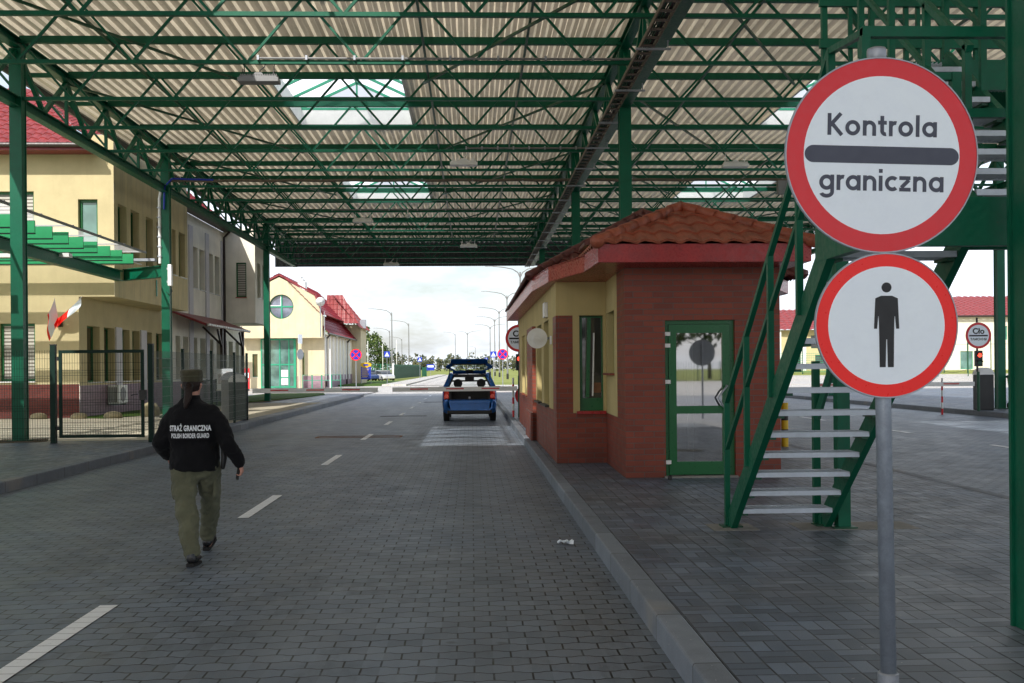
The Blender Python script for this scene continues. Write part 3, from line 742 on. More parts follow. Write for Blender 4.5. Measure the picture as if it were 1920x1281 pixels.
MB().tube([(0,0,.06),(0,0,-.1)], .02, 8).build('stem', M['white'], t)
MB().lathe(0,0,[(.02,-.24),(.07,-.22),(.10,-.17),(.11,-.12),(.05,-.09),(.02,-.08)],14).build('dome', M['white'], t, smooth=True)
t = thing('junction_box', 'grey electrical box fixed to the roof truss right of the booth roof', 'junction box', (9.9,Y0+4*PY-.2,ZB-.1))
MB().box(-.25,.25,-.1,.1,-.22,.2).build('case', M['greymetal'], t, bevel=.01)
MB().tube([(-.1,0,-.22),(-.1,0,-.4)],.012,6).tube([(.08,0,-.22),(.1,0,-.42)],.012,6).build('cable', M['black'], t)
# antenna box strapped to the second left column
t = thing('antenna_box', 'slim white antenna box strapped to the green column above the fence', 'antenna', (XL+.17, Y0+4*PY-.2, 4.2))
MB().box(-.06,.06,-.08,.08,0,.66).build('case', M['white'], t, bevel=.02)
MB().tube([(0,0,0),(.06,0,-.16),(-.02,0,-.28),(-.12,0,-.18)],.012,6).build('cable', M['black'], t)
MB().box(-.09,-.06,-.06,.06,.1,.16).box(-.09,-.06,-.06,.06,.5,.56).build('bracket', M['galv'], t)
t = thing('conduit_pipe', 'white conduit pipe with clips running down the second left column', 'conduit', (XL-.16, Y0+4*PY-.13, 4.9))
MB().tube([(0,0,0),(0,0,2.0),(.05,0,2.25)], .045, 8).build('pipe', M['white'], t)
m = MB(); [m.box(-.06,.06,-.06,.06,.2+.3*k,.24+.3*k) for k in range(6)]; m.build('clip', M['galv'], t)

# ---------------------------------------------------------------- glazed side canopy on the left
lc = thing('side_canopy', 'green steel side canopy with deep slats and a translucent roof beside the building', 'canopy', (0,0,0))
for k in range(15):
    y = 17.8+k*1.02
    m = MB(); m.box(-19, -10.22, y-.02, y+.02, 4.85, 5.14); m.cur = 1; m.box(-19, -10.22, y-.06, y+.04, 4.825, 4.85); m.build('slat_beam', [M['slat_green'], M['green_dark']], lc)
m = MB(); m.ibeam((-11.05,17,4.64),(-10.8,32.6,4.52),.2,.32,.025); m.ibeam((-17,17,4.76),(-17,38,4.76),.2,.32,.025)
m.ibeam((-9.56,32.7,4.66),(-19,40,4.66),.2,.36,.025); m.build('main_beam', M['green'], lc)
MB().box(-10.02,-9.98,17,32.6,5.2,5.26).build('edge_profile', M['greymetal'], lc)
MB().quad((-19,17,5.24),(-10.0,17,5.24),(-10.0,32.6,5.24),(-19,32.6,5.24)).build('roof_sheet', M['milky_clear'], lc)
MB().box(-19,-9.2,-2,16.9,5.24,5.27).build('sun_blocker_sheet', M['greymetal'], lc)  # unseen opaque roof, added to keep sun off the left pavement
m = MB(); m.ibeam((-10.6,-2,5.05),(-10.6,16.9,5.05),.2,.3,.025); m.ibeam((-17,-2,5.05),(-17,16.9,5.05),.2,.3,.025); m.build('main_beam', M['green'], lc)  # beams under the added, unseen roof
repeat('glazing_bar', MB().bar((-10.0,17,5.27),(-19,17,5.27),.05,.03), M['greymetal'], lc, [(0,k*1.95,0) for k in range(9)])
m = MB(); m.box(-17,-11,22.0,22.3,4.5,4.62); m.build('tube_light', M['white'], lc); m = MB(); m.box(-16,-10.6,28.0,28.25,4.62,4.72); m.build('tube_light', M['white'], lc)
MB().box(-10.9,-9.75,32.62,32.85,4.98,5.06).build('cable_rack', M['galv'], lc)
m = MB(); m.box(-17.12,-16.88,17,17.2,KZ,4.6); m.box(-17.12,-16.88,37.5,37.7,KZ,4.6); m.build('column', M['green'], lc)

# ---------------------------------------------------------------- mesh fence and gate
def mesh_panel(mb, a, b, z0, z1, dx=.05, hs=(.05,.25,.8,1.0,1.4,1.6), r=.0025, fold=.03):
    a, b = Vector((*a,0)), Vector((*b,0)); d = (b-a); L = d.length; d /= L; n = Vector((d.y,-d.x,0)); q = int(L/dx)
    H = z1-z0
    for i in range(q+1):
        p = a+d*(L*i/q); mb.bar((p.x,p.y,z0),(p.x,p.y,z1),r*2,r*2,n)
    zz = z0+.05; k = 0
    while zz < z1:
        fo = fold if k % 3 == 0 else 0
        for s_ in ((0,) if not fo else (-.05, .05)):
            mb.bar(a+Vector((0,0,zz+s_)), b+Vector((0,0,zz+s_)), r*2.6, r*2.6)
        if fo: mb.bar(a+n*fo+Vector((0,0,zz)), b+n*fo+Vector((0,0,zz)), r*2.6, r*2.6)
        zz += .2; k += 1
    return mb
fn = thing('mesh_fence', 'dark green welded mesh fence left of the gate, in front of the column', 'fence', (0,0,0), group='green welded mesh fences')
xs = [-8.5,-11.0,-13.5,-16.0]
for a, b in zip(xs, xs[1:]): mesh_panel(MB(), (b,21.4), (a,21.4), KZ+.05, 2.02).build('panel', M['green_dark'], fn)
for x in xs[1:]: MB().box(x-.03,x+.03,21.42,21.48,KZ,2.1).build('post', M['green_dark'], fn)
fn = thing('mesh_fence', 'green welded mesh fence running along the kerb behind the guard', 'fence', (0,0,0), group='green welded mesh fences')
ys = [21.45,23.8,26.4,28.9,30.5]
for a, b in zip(ys, ys[1:]): mesh_panel(MB(), (-6.5,a), (-6.5,b), KZ+.05, 2.0).build('panel', M['fencewire'], fn)
for y in ys[1:]: MB().box(-6.54,-6.48,y-.03,y+.03,KZ,2.08).build('post', M['green_dark'], fn)
g = thing('fence_gate', 'closed green mesh gate between two thick posts on the left pavement', 'gate', (0,0,0))
for x in (-8.42, -6.48):
    p = MB().box(x-.05,x+.05,21.33,21.43,KZ,2.12).build('post', M['green_dark'], g)
    MB().box(x-.055,x+.055,21.325,21.435,2.12,2.14).build('post_cap', M['black'], p)
m = MB(); m.box(-8.31,-8.25,21.36,21.40,.25,2.02); m.box(-6.68,-6.62,21.36,21.40,.25,2.02); m.box(-8.25,-6.68,21.36,21.40,1.96,2.02); m.box(-8.25,-6.68,21.36,21.40,.25,.31); m.build('gate_frame', M['green_dark'], g)
mesh_panel(MB(), (-8.25,21.38), (-6.68,21.38), .31, 1.96).build('mesh_infill', M['green_dark'], g)
m = MB(); m.box(-6.70,-6.58,21.32,21.44,1.0,1.2); m.build('lock', M['black'], g); 
m = MB(); m.tube([(-6.72,21.30,1.12),(-6.78,21.30,1.12),(-6.86,21.31,1.1)], .01, 6); m.build('handle', M['black'], g)
for z in (.45, 1.85): MB().box(-8.37,-8.31,21.355,21.405,z-.04,z+.04).build('hinge', M['black'], g)
# ---------------------------------------------------------------- control booth
bo = thing('control_booth', 'brick and cream control booth with a red tiled roof on the island', 'booth', (0,0,0))
FX0, FX1, FY = 1.97, 3.99, 13.4
LX, MY, EY, ZW = 1.26, 15.6, 28.0, 2.87
# brick of the front block, front face with the door opening
m = MB(); d0 = (.52, 1.43, KZ, 2.18)
wall(m, (FX0,FY), (FX1,FY), KZ-.02, ZW, [(d0[0],d0[1],KZ-.02,d0[3])], .14)
m.quad((FX1,FY,KZ-.02),(FX1,MY,KZ-.02),(FX1,MY,ZW),(FX1,FY,ZW))
# side face: brick pier, then cream panel
wall(m, (FX0+.01,14.2), (FX0,FY), KZ-.02, ZW)
wall(m, (FX0+.04,MY), (FX0+.01,14.2), KZ-.02, .9)
# front face of the wide body: brick corner pier + low brick
wall(m, (LX,MY), (LX+.25,MY), KZ-.02, 2.36)
wall(m, (LX+.25,MY), (FX0+.04,MY), KZ-.02, .9)
# side facing the left lane
wall(m, (LX,EY), (LX,MY), KZ-.02, .93)
wall(m, (LX-.003,16.2), (LX-.003,MY), .93, 2.36)
m.box(LX-.07,LX+.15,20.6,22.6,KZ-.02,2.4)
m.box(LX-.11,LX-.07,20.5,22.6,KZ-.02,.7)
wall(m, (LX,28.0), (LX,27.6), .93, 2.4)
m.quad((LX,EY,KZ),(5.3,EY,KZ),(5.3,EY,ZW),(LX,EY,ZW)); m.quad((FX1,MY+.3,KZ),(5.3,18.2,KZ),(5.3,18.2,ZW),(FX1,MY+.3,ZW)); m.quad((5.3,18.2,KZ),(5.3,EY,KZ),(5.3,EY,ZW),(5.3,18.2,ZW))
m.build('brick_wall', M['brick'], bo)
m = MB()
w1 = (.42,.98,1.12,2.55)
wall(m, (FX0+.041,MY), (FX0+.011,14.2), .9, ZW, [(.15,1.05,1.5,2.38)], .16)
wall(m, (LX+.25,MY), (FX0+.04,MY), .9, 2.36, [(.10,.46,.93,2.36)], .16)
wall(m, (LX,MY), (FX0+.04,MY), 2.36, ZW)
so = [(.35,1.35,1.28,2.72),(1.7,2.9,1.28,2.72),(6.9,8.3,1.28,2.6),(9.0,10.6,1.28,2.6)]
sA, sB = (LX,27.6), (LX,16.2)
so2 = [(27.6-b,27.6-a,.97,2.37) for a,b in ((17.1,18.3),(18.9,20.2),(23.1,24.3),(24.9,26.2))]
wall(m, sA, sB, .93, ZW, so2, .16)
wall(m, (LX,28), (LX,27.6), 2.4, ZW)
wall(m, (LX,16.2), (LX,MY), 2.36, ZW)
m.build('plaster_wall', M['booth_cream'], bo)
window(bo, (FX0+.041,MY), (FX0+.011,14.2), (.15,1.05,1.5,2.38), .16, .05, sill='brick')
for o in so2: window(bo, sA, sB, o, .16, .06, sill='darkmetal' if o[1] > 5 else 'brick')
# tilted-open front window
wf = MB(); ax, bx = LX+.35, LX+.71; zz0, zz1 = .93, 2.35; yq = MY+.12
wf.box(ax,ax+.05,yq-.03,yq+.03,zz0,zz1); wf.box(bx-.02,bx,yq-.03,yq+.03,zz0,zz1); wf.box(ax+.05,bx-.02,yq-.03,yq+.03,zz1-.02,zz1); wf.box(ax+.05,bx-.02,yq-.03,yq+.03,zz0,zz0+.19)
wf.bar((ax+.12,yq-.05,zz0+.2),(ax+.155,yq-.05,zz1-.02),.055,.05,(0,1,0))
w = wf.build('window', M['winframe'], bo); MB().quad((ax+.05,yq,zz0),(bx,yq,zz0),(bx,yq,zz1),(ax+.05,yq,zz1)).build('pane', M['pane'], w)
MB().bar((ax+.20,yq-.05,zz0+.22),(ax+.225,yq-.05,zz1-.25),.022,.02,(0,1,0)).build('handle_rod', M['white'], w)
MB().box(ax+.22,bx-.03,yq-.012,yq-.006,1.2,1.35).build('desk_item', M['orange_rust'], w)
MB().box(ax-.05,bx+.03,MY-.06,MY+.06,.885,.93).build('sill', M['redpaint'], w)
# door
dr = MB(); dx0, dx1, dz0, dz1 = FX0+.52, FX0+1.43, KZ, 2.18; yd = FY+.06
dr.box(dx0,dx0+.05,yd,yd+.06,dz0,dz1); dr.box(dx1-.05,dx1,yd,yd+.06,dz0,dz1); dr.box(dx0+.05,dx1-.05,yd,yd+.06,dz1-.05,dz1)
df = dr.build('door_frame', M['winframe'], bo)
dr = MB(); a, b = dx0+.055, dx1-.055; y1 = yd-.015; y2 = yd+.045
dr.box(a,a+.10,y1,y2,dz0+.03,dz1-.055); dr.box(b-.10,b,y1,y2,dz0+.03,dz1-.055); dr.box(a+.1,b-.1,y1,y2,dz1-.165,dz1-.055); dr.box(a+.1,b-.1,y1,y2,dz0+.03,dz0+.20); dr.box(a+.1,b-.1,y1,y2,.97,1.07)
do = dr.build('door', M['winframe'], bo)
MB().quad((a+.1,yd+.01,dz0+.2),(b-.1,yd+.01,dz0+.2),(b-.1,yd+.01,.97),(a+.1,yd+.01,.97)).quad((a+.1,yd+.01,1.07),(b-.1,yd+.01,1.07),(b-.1,yd+.01,dz1-.165),(a+.1,yd+.01,dz1-.165)).build('pane', M['glass_door'], do)
MB().tube([(b-.05,y1,1.33),(b-.05,y1-.05,1.33),(b-.12,y1-.07,1.25),(b-.17,y1-.07,1.17),(b-.12,y1-.07,1.08),(b-.04,y1-.05,.98),(b-.04,y1,.98)], .013, 8).build('handle', M['galv'], do, smooth=True)
for z in (.32,.86+.5,1.55+.28,1.88+.1): MB().box(dx0-.012,dx0+.075,y1-.018,y1,z,z+.05).build('hinge', M['white'], do)
MB().box(dx0-.02,dx1+.02,FY-.05,FY+.05,KZ-.01,KZ+.02).build('threshold', M['concrete'], bo)
# interior: floor, back wall and inner doors seen through the glass
m = MB(); m.quad((dx0-.4,14.6,KZ),(dx1+.5,14.6,KZ),(dx1+.5,14.6,2.6),(dx0-.4,14.6,2.6)); m.quad((FX0+.12,FY+.3,KZ+.01),(FX1-.1,FY+.3,KZ+.01),(FX1-.1,15.4,KZ+.01),(FX0+.12,15.4,KZ+.01)); m.build('inner_wall', M['greymetal'], bo)
m = MB(); m.box(dx0+.12,dx0+.2,14.5,14.56,KZ,1.9); m.box(dx0+.52,dx0+.6,14.5,14.56,KZ,1.9); m.box(dx0+.2,dx0+.52,14.5,14.56,KZ,.42); m.box(dx0+.2,dx0+.52,14.5,14.56,1.82,1.9); m.build('inner_door', M['white'], bo)
# wall fittings
MB().disc_y(LX-.2,16.9,2.06,.165,16.95,24).disc_y(LX-.2,16.88,2.06,.08,16.9,20,.05).box(LX-.26,LX-.1,16.86,16.88,2.04,2.08).build('round_lamp', M['white'], bo)
MB().box(LX-.2,LX,16.95,17.0,2.04,2.08).build('lamp_bracket', M['greymetal'], bo)
MB().box(LX-.06,LX-.005,17.2,17.6,2.42,2.66).build('wall_lamp', M['white'], bo)
MB().box(LX-.03,LX-.006,16.35,16.45,1.95,2.08).build('wall_switch', M['white'], bo)
# roof : plan of the eaves
EAVE = [(1.57,12.72),(4.17,12.72),(4.17,15.3),(5.65,18.5),(5.65,28.4),(.97,28.4),(1.03,17.6),(1.17,15.6),(1.53,13.95)]
zf0, zf1 = 2.88, 3.07
MB().prism(EAVE, zf0-.02, zf0+.0).build('soffit', M['redpaint'], bo)
m = MB(); n_ = len(EAVE)
for i in range(n_):
    a, b = EAVE[i], EAVE[(i+1)%n_]; m.bar((*a,(zf0+zf1)/2), (*b,(zf0+zf1)/2), .035, zf1-zf0+.03)
m.build('fascia', M['redpaint'], bo)
A = (2.86, 14.15, 3.70)
m = MB(); tiled(m, (1.53,12.66,zf1),(4.20,12.66,zf1),A,A,.27,.42,.018,.03)
m.build('roof', M['tile_orange'], bo)
# side slopes and the big rear roof
m = MB(); RZ = 4.55; rb = (3.3,19.95,RZ); re = (3.3,26.0,RZ)
tiled(m, (1.53,18.4,zf1),(1.53,12.66,zf1),A,(2.86,18.4,3.70))
tiled(m, (4.20,12.66,zf1),(4.20,18.4,zf1),(2.86,18.4,3.70),A)
m.build('side_roof', M['tile_orange'], bo)
m = MB(); m.add([(1.50,13.9,zf1),(1.14,15.6,zf1),(1.0,17.6,zf1),(1.55,17.7,zf1+.12),(1.55,13.9,zf1+.02)],[(0,4,3,2,1)]); m.add([(4.2,15.3,zf1),(5.66,18.5,zf1),(4.2,18.5,zf1+.1)],[(0,1,2)])
tiled(m, (.94,28.4,zf1),(.94,17.5,zf1),rb,re)
tiled(m, (.94,17.5,zf1),(5.68,17.5,zf1),rb,rb)
tiled(m, (5.68,17.5,zf1),(5.68,28.4,zf1),re,rb)
m.build('rear_roof', M['tile_dark'], bo)
m = MB()
def ridge(a, b, mb, r=.075):
    a, b = Vector(a), Vector(b); n = max(2, round((b-a).length/.32))
    for i in range(n):
        p, q = a.lerp(b, i/n), a.lerp(b, (i+1.08)/n); mb.tube([p, q], [r*1.12, r*.92], 10)
ridge((1.51,12.64,zf1+.03),(2.86,14.15,3.76),m); ridge((4.22,12.64,zf1+.03),(2.86,14.15,3.76),m); ridge((2.86,14.15,3.75),(2.86,17.9,3.77),m); 
m.build('ridge_tiles', M['tile_orange'], bo, smooth=True)
m = MB(); ridge((5.66,17.5,zf1+.05),rb,m); ridge((.96,17.5,zf1+.05),rb,m); ridge(rb,re,m)
m.build('ridge_tiles', M['tile_dark'], bo, smooth=True)
# dark gable dormer behind the front hip, and small vent box
m = MB(); m.box(1.95,2.4,17.2,17.9,3.25,3.62); v = m.build('vent_box', M['booth_cream'], bo)
MB().prism_xz([(1.86,3.58),(2.45,3.72),(2.45,3.78),(1.86,3.64)],17.1,18.0).build('vent_cover', M['tile_dark'], v)

# yellow and black bollard, AC unit, grey cabinet behind the booth
t = thing('bollard', 'yellow and black striped bollard standing behind the booth and stairs', 'bollard', (5.52,18.3,KZ))
m = MB(); zz = 0
for k in range(5): m.cur = k % 2; m.cyl(0,0,zz,zz+.155,.062,20); zz += .155
m.build('shaft', [M['yellowp'], M['black']], t, smooth=False)
t = thing('grey_cabinet', 'tall grey cabinet standing behind the right corner of the booth', 'cabinet', (5.42,19.4,KZ))
MB().box(-.3,.16,0,.5,0,2.0).build('case', M['greymetal'], t, bevel=.01); MB().box(-.26,.12,-.01,0,.1,1.95).build('door', M['greymetal'], t)
t = thing('air_conditioner', 'white outdoor air conditioner unit with square grilles behind the booth corner', 'air conditioner', (4.85,17.2,KZ))
MB().box(-.4,.22,.0,.3,.05,.95).build('case', M['white'], t, bevel=.015)
m = MB()
for i in range(4):
    for j in range(2): m.box(-.10+j*.15,.0+j*.15,-.012,-.002,.14+i*.2,.28+i*.2)
m.build('grille', M['black'], t); MB().box(-.35,-.3,0,.3,0,.05).box(.12,.17,0,.3,0,.05).build('foot', M['black'], t)
t = thing('door_stop', 'tiny black door stop on the pavement beneath the booth door', 'door stop', (FX0+.53,FY-.22,KZ))
MB().lathe(0,0,[(.028,0),(.028,.03),(.018,.05)],12).build('base', M['black'], t)

# ---------------------------------------------------------------- steel stairs
st = thing('steel_staircase', 'green steel staircase with grey grating treads rising beside the booth', 'staircase', (0,0,0))
SX0, SX1 = 2.30, 3.14; YS, ZS, GO, RI = 9.07, .34, .215, .1785
def pt(k): return YS-GO*k, ZS+RI*k
NT_ = 12
def tread(x0, x1, y, z, par):
    f = MB(); f.box(x0,x1,y-.125,y-.12,z-.035,z+.004); f.box(x0,x1,y+.12,y+.125,z-.035,z+.004)
    f.box(x0,x0+.005,y-.12,y+.12,z-.035,z+.004); f.box(x1-.005,x1,y-.12,y+.12,z-.035,z+.004)
    o = f.build('tread', M['grating'], par); g = MB()
    for i in range(int((x1-x0)/.033)): g.box(x0+.01+i*.033, x0+.014+i*.033, y-.12, y+.12, z-.028, z)
    for i in range(4): g.box(x0+.005,x1-.005,y-.08+i*.053,y-.076+i*.053,z-.014,z-.004)
    g.build('grating', M['grating'], o)
    for s_, xx in ((1,x0),(-1,x1)):
        b = MB(); b.box(min(xx,xx+s_*.05),max(xx,xx+s_*.05),y-.1,y+.1,z-.055,z-.036); b.build('bracket', M['green2'], o)
    return o
for k in range(NT_): tread(SX0+.03, SX1-.03, *pt(k), st)
def stringer(x, m): 
    y0, z0 = pt(-1.3); y1, z1 = pt(NT_-.2)
    m.bar((x,y0,z0-.02),(x,y1,z1-.02),.055,.17)
m = MB(); stringer(SX0, m); stringer(SX1, m)
m.build('stringer', M['green'], st)
def rail(x, par):
    P = lambda k, h: (x, YS-GO*k, ZS+RI*k+h)
    r = MB(); r.bar(P(-.9,1.08),P(NT_,1.08),.04,.04); r.build('handrail', M['green'], par)
    r = MB(); r.bar(P(-.9,.66),P(NT_,.66),.035,.035); r.build('mid_rail', M['green'], par)
    for k in (-.9, 2.3, 5.6, 8.9, NT_):
        z0 = KZ if k < 0 else ZS+RI*k
        MB().bar((x,YS-GO*k,z0),(x,YS-GO*k,ZS+RI*k+1.08),.045,.045).build('rail_post', M['green'], par)
rail(SX0-.03, st)
# foot posts
for x in (SX0, SX1):
    y0, z0 = pt(-.9); MB().box(x-.035,x+.035,y0-.035,y0+.035,KZ+.01,z0+.05).build('foot_post', M['green'], st)
    MB().box(x-.09,x+.09,y0-.08,y0+.08,KZ,KZ+.012).build('foot_plate', M['green2'], st)
# landing
LZ = 2.52; ly0, ly1 = 5.95, 6.62
m = MB(); m.box(SX0-.03,3.95,ly0-.06,ly0,LZ-.26,LZ+.02); m.box(SX0-.03,SX0+.03,ly0,ly1+.2,LZ-.26,LZ+.02); m.box(3.9,3.95,ly0,ly1,LZ-.26,LZ+.02); m.box(SX1+.05,3.9,ly1,ly1+.05,LZ-.2,LZ+.0)
m.build('landing_beam', M['green'], st)
m = MB(); [m.box(SX0+.04+i*.035,SX0+.045+i*.035,ly0+.01,ly1-.01,LZ-.03,LZ) for i in range(45)]; m.box(SX0+.03,3.89,ly0+.2,ly0+.205,LZ-.02,LZ-.01); m.build('landing_grating', M['grating'], st)
# landing guard rails
gy = ly0-.03
m = MB(); m.box(SX0-.05,3.98,gy-.025,gy+.025,3.46,3.52); m.build('handrail', M['green'], st)
m = MB(); m.box(SX0-.05,3.98,gy-.02,gy+.02,3.0,3.05); m.build('mid_rail', M['green'], st)
MB().box(3.10,3.16,6.60,6.66,LZ-.1,3.46).box(2.94,3.098,6.605,6.655,3.41,3.458).build('rail_post', M['green'], st)
MB().bar((SX0-.03,YS-GO*NT_+.02,ZS+RI*NT_+1.075),(SX0-.03,ly0-.05,3.49),.04,.04).build('handrail', M['green'], st)
for x in (SX0-.03,): MB().box(x-.025,x+.025,gy-.024,gy+.024,LZ+.02,3.46).build('rail_post', M['green'], st)
# second flight, going away above the first
F2 = (3.22, 3.93)
def pt2(k): return 6.72+.22*k, 2.70+.176*k
for k in range(8): tread(F2[0]+.03, F2[1]-.03, *pt2(k), st)
m = MB()
for x in F2: m.bar((x,pt2(-.6)[0],pt2(-.6)[1]-.03),(x,pt2(8)[0],pt2(8)[1]-.03),.05,.16)
m.build('stringer', M['green'], st)
for x in F2:
    a, b = pt2(-.5), pt2(8.2)
    MB().bar((x,a[0],a[1]+1.0),(x,b[0],b[1]+1.0),.045,.045).build('handrail', M['green'], st)
    MB().bar((x,a[0],a[1]+.55),(x,b[0],b[1]+.55),.035,.035).build('mid_rail', M['green'], st)
    for k in (-.3,2.4,5.2,8):
        y, z = pt2(k); MB().bar((x,y,z),(x,y,z+1.0),.045,.045).build('rail_post', M['green'], st)
# upper landing with its own rails and the posts that carry it
UZ = 4.10; uy0, uy1 = 8.5, 9.4
m = MB(); m.box(3.98,5.0,uy0,uy0+.06,UZ-.25,UZ); m.box(3.2,5.0,uy1,uy1+.06,UZ-.25,UZ); m.box(3.98,4.04,uy0+.06,uy1,UZ-.25,UZ); m.box(4.94,5.0,uy0+.06,uy1,UZ-.25,UZ); m.build('landing_beam', M['green'], st)
m = MB(); [m.box(3.3+i*.035,3.305+i*.035,uy0+.07,uy1,UZ-.03,UZ) for i in range(46)]; m.build('landing_grating', M['grating'], st)
for x, w_ in ((3.26,.05),(3.50,.035),(3.70,.045),(4.02,.04),(4.13,.035),(4.36,.035),(4.68,.045)):
    MB().box(x-w_/2,x+w_/2,uy1+.062,uy1+.062+w_,UZ-.25,6.9).build('rail_post', M['green'], st)
m = MB(); m.box(3.2,5.0,uy1+.02,uy1+.06,4.48,4.56); m.box(3.2,5.0,uy1+.02,uy1+.06,4.86,4.95); m.box(3.2,5.0,uy1+.02,uy1+.06,5.3,5.36); m.build('handrail', M['green'], st)
for k in range(4): MB().bar((3.3+.8*k,uy1+.2,5.2+.0*k),(3.3+.8*(k+1),uy1+.2,4.1),.07,.05).build('diagonal', M['green'], st)
MB().bar((3.55,5.95,2.26),(3.32,5.95,1.98),.05,.09,(0,1,0)).build('brace', M['green2'], st)
for (x, y, w) in ((3.26,9.12,.055),):
    MB().box(x-w,x+w,y-w,y+w,KZ+.01,UZ-.27).build('support_post', M['green'], st)
    MB().box(x-.1,x+.1,y-.1,y+.1,KZ,KZ+.012).build('foot_plate', M['green2'], st)
MB().box(3.08,3.14,9.33,9.39,KZ+.01,1.62).build('support_post', M['green'], st)
m = MB(); m.bar((3.11,9.34,1.1),(3.25,9.16,1.75),.05,.05); m.build('brace', M['green'], st)
for (x0, x1, y0, y1, lb) in ((2.1,2.5,9.03,9.42,'pale concrete pad under the left foot of the stairs'),(2.86,3.9,8.98,9.42,'wider pale concrete pad under the right posts of the stairs')):
    o = MB().box(x0,x1,y0,y1,KZ-.03,KZ+.0).build('concrete_pad', M['concrete']); tag(o, lb, 'concrete pad', 'concrete pads under the stairs')

# ---------------------------------------------------------------- the near sign post
sg = thing('sign_post', 'grey steel post with two large round red and white signs, nearest the camera', 'road sign', (1.775,4.495,KZ))
lean = .013
MB().tube([(.03,0,0),(.0,0,2.77)], .0335, 24).build('pole', M['polegrey'], sg, smooth=True)
MB().lathe(0,0,[(.041,2.73),(.041,2.80),(.039,2.808),(.03,2.812)],20).build('pole_cap', M['galv'], sg, smooth=True)
MB().lathe(.028,0,[(.045,0),(.045,.085),(.040,.09)],20).build('sleeve', M['galv'], sg)
def ring_sign(par, z, r, ring, rot, matR, name='sign_plate'):
    pl = MB().disc_y(0,-.002,0,r,.004,72).build(name, M['galv'], par, loc=(0,-.045,z)); pl.rotation_euler = (0,R(rot),0)
    MB().disc_y(0,-.008,0,r-.002,-.0025,72,r-.007).build('rim', M['galv'], pl)
    MB().disc_y(0,-.0045,0,r-.007,-.003,72,r-ring).build('red_ring', M[matR], pl)
    MB().disc_y(0,-.0045,0,r-ring,-.003,72).build('white_field', M['signwhite'], pl)
    for q in (.22, -.22):
        MB().box(-.06,.06,.004,.02,q*r*2-.015,q*r*2+.015).box(-.045,.045,.02,.09,q*r*2-.012,q*r*2+.012).build('clamp', M['galv'], pl)
    return pl
# rounded stroke lettering
def stroke_glyphs(txt, xh, w, gap, mb, y):
    """draws txt centred at the origin with flat strokes; xh = x-height"""
    r = xh/2-w/2; items = []; x = 0
    def seg(a, b): items.append(('l', a, b))
    def arc(cx, cz, rx, rz, a0, a1): items.append(('a', cx, cz, rx, rz, a0, a1))
    rx = r*.98; asc = xh*1.42
    for ch in txt:
        o = x
        if ch == 'K':
            seg((o+w/2,0),(o+w/2,asc)); seg((o+w*.7,xh*.62),(o+xh*.88,asc)); seg((o+w*1.1,xh*.78),(o+xh*.95,0)); x += xh*1.0
        elif ch in 'oa':
            arc(o+rx+w/2, xh/2, rx, r, 0, 360)
            if ch == 'a': seg((o+2*rx+w/2,0),(o+2*rx+w/2,xh)); 
            x += 2*rx+w
        elif ch == 'n':
            seg((o+w/2,0),(o+w/2,xh)); arc(o+w/2+rx*.86, xh-w/2-rx*.86, rx*.86, rx*.86, 0, 180); seg((o+w/2+rx*1.72,0),(o+w/2+rx*1.72,xh-w/2-rx*.86)); x += rx*1.72+w
        elif ch == 't':
            seg((o+w*.9,w*1.2),(o+w*.9,asc*.93)); arc(o+w*.9+w*.9, w*1.4, w*.9, w*.9, 180, 280); seg((o-w*.2,xh-w/2),(o+w*2.1,xh-w/2)); x += w*2.0
        elif ch == 'r':
            seg((o+w/2,0),(o+w/2,xh)); arc(o+w/2+rx*.8, xh-w/2-rx*.8, rx*.8, rx*.8, 75, 180); x += rx*.95+w*.4
        elif ch == 'l': seg((o+w/2,0),(o+w/2,asc)); x += w
        elif ch == 'i': seg((o+w/2,0),(o+w/2,xh)); seg((o+w/2,xh+w*.75),(o+w/2,xh+w*1.75)); x += w
        elif ch == 'g':
            arc(o+rx+w/2, xh/2, rx, r, 0, 360); seg((o+2*rx+w/2,xh),(o+2*rx+w/2,-xh*.12)); arc(o+rx+w/2, -xh*.12, rx, xh*.27, 200, 360); x += 2*rx+w
        elif ch == 'c': arc(o+rx+w/2, xh/2, rx, r, 48, 312); x += rx*1.75+w*.6
        elif ch == 'z': seg((o,xh-w/2),(o+xh*.74,xh-w/2)); seg((o+xh*.64,xh-w),(o+w*.55,w)); seg((o,w/2),(o+xh*.76,w/2)); x += xh*.76
        x += gap
    W = x-gap; k = 0
    def flat(p, q):
        nonlocal k
        d = Vector((q[0]-p[0], q[1]-p[1])).normalized(); n = Vector((-d.y, d.x))*w/2; yy = y-.00006*(k % 5); k += 1
        mb.quad(*[(c[0]-W/2, yy, c[1]) for c in ((p[0]-n.x,p[1]-n.y),(q[0]-n.x,q[1]-n.y),(q[0]+n.x,q[1]+n.y),(p[0]+n.x,p[1]+n.y))])
    for it in items:
        if it[0] == 'l': flat(it[1], it[2])
        else:
            _, cx, cz, ax, az, a0, a1 = it; n = max(8, int(abs(a1-a0)/9)); yy = y-.00006*(k % 5); k += 1; vs = []
            for i in range(n+1):
                t = R(a0+(a1-a0)*i/n)
                for s_ in (-.5, .5): vs.append((cx+(ax+w*s_)*math.cos(t)-W/2, yy, cz+(az+w*s_)*math.sin(t)))
            mb.add(vs, [(2*i,2*i+1,2*i+3,2*i+2) for i in range(n)])
    return mb
def shifted(mb, dx, dz, sc=1):
    mb.v = [(x*sc+dx, y, z+dz) for x, y, z in mb.v]; return mb
up = ring_sign(sg, 2.485-KZ, .424, .083, 1.4, 'signred_dull'); up['label'] = 'larger upper round sign with the lettering Kontrola graniczna'
m = MB(); bw, bh = .337, .037
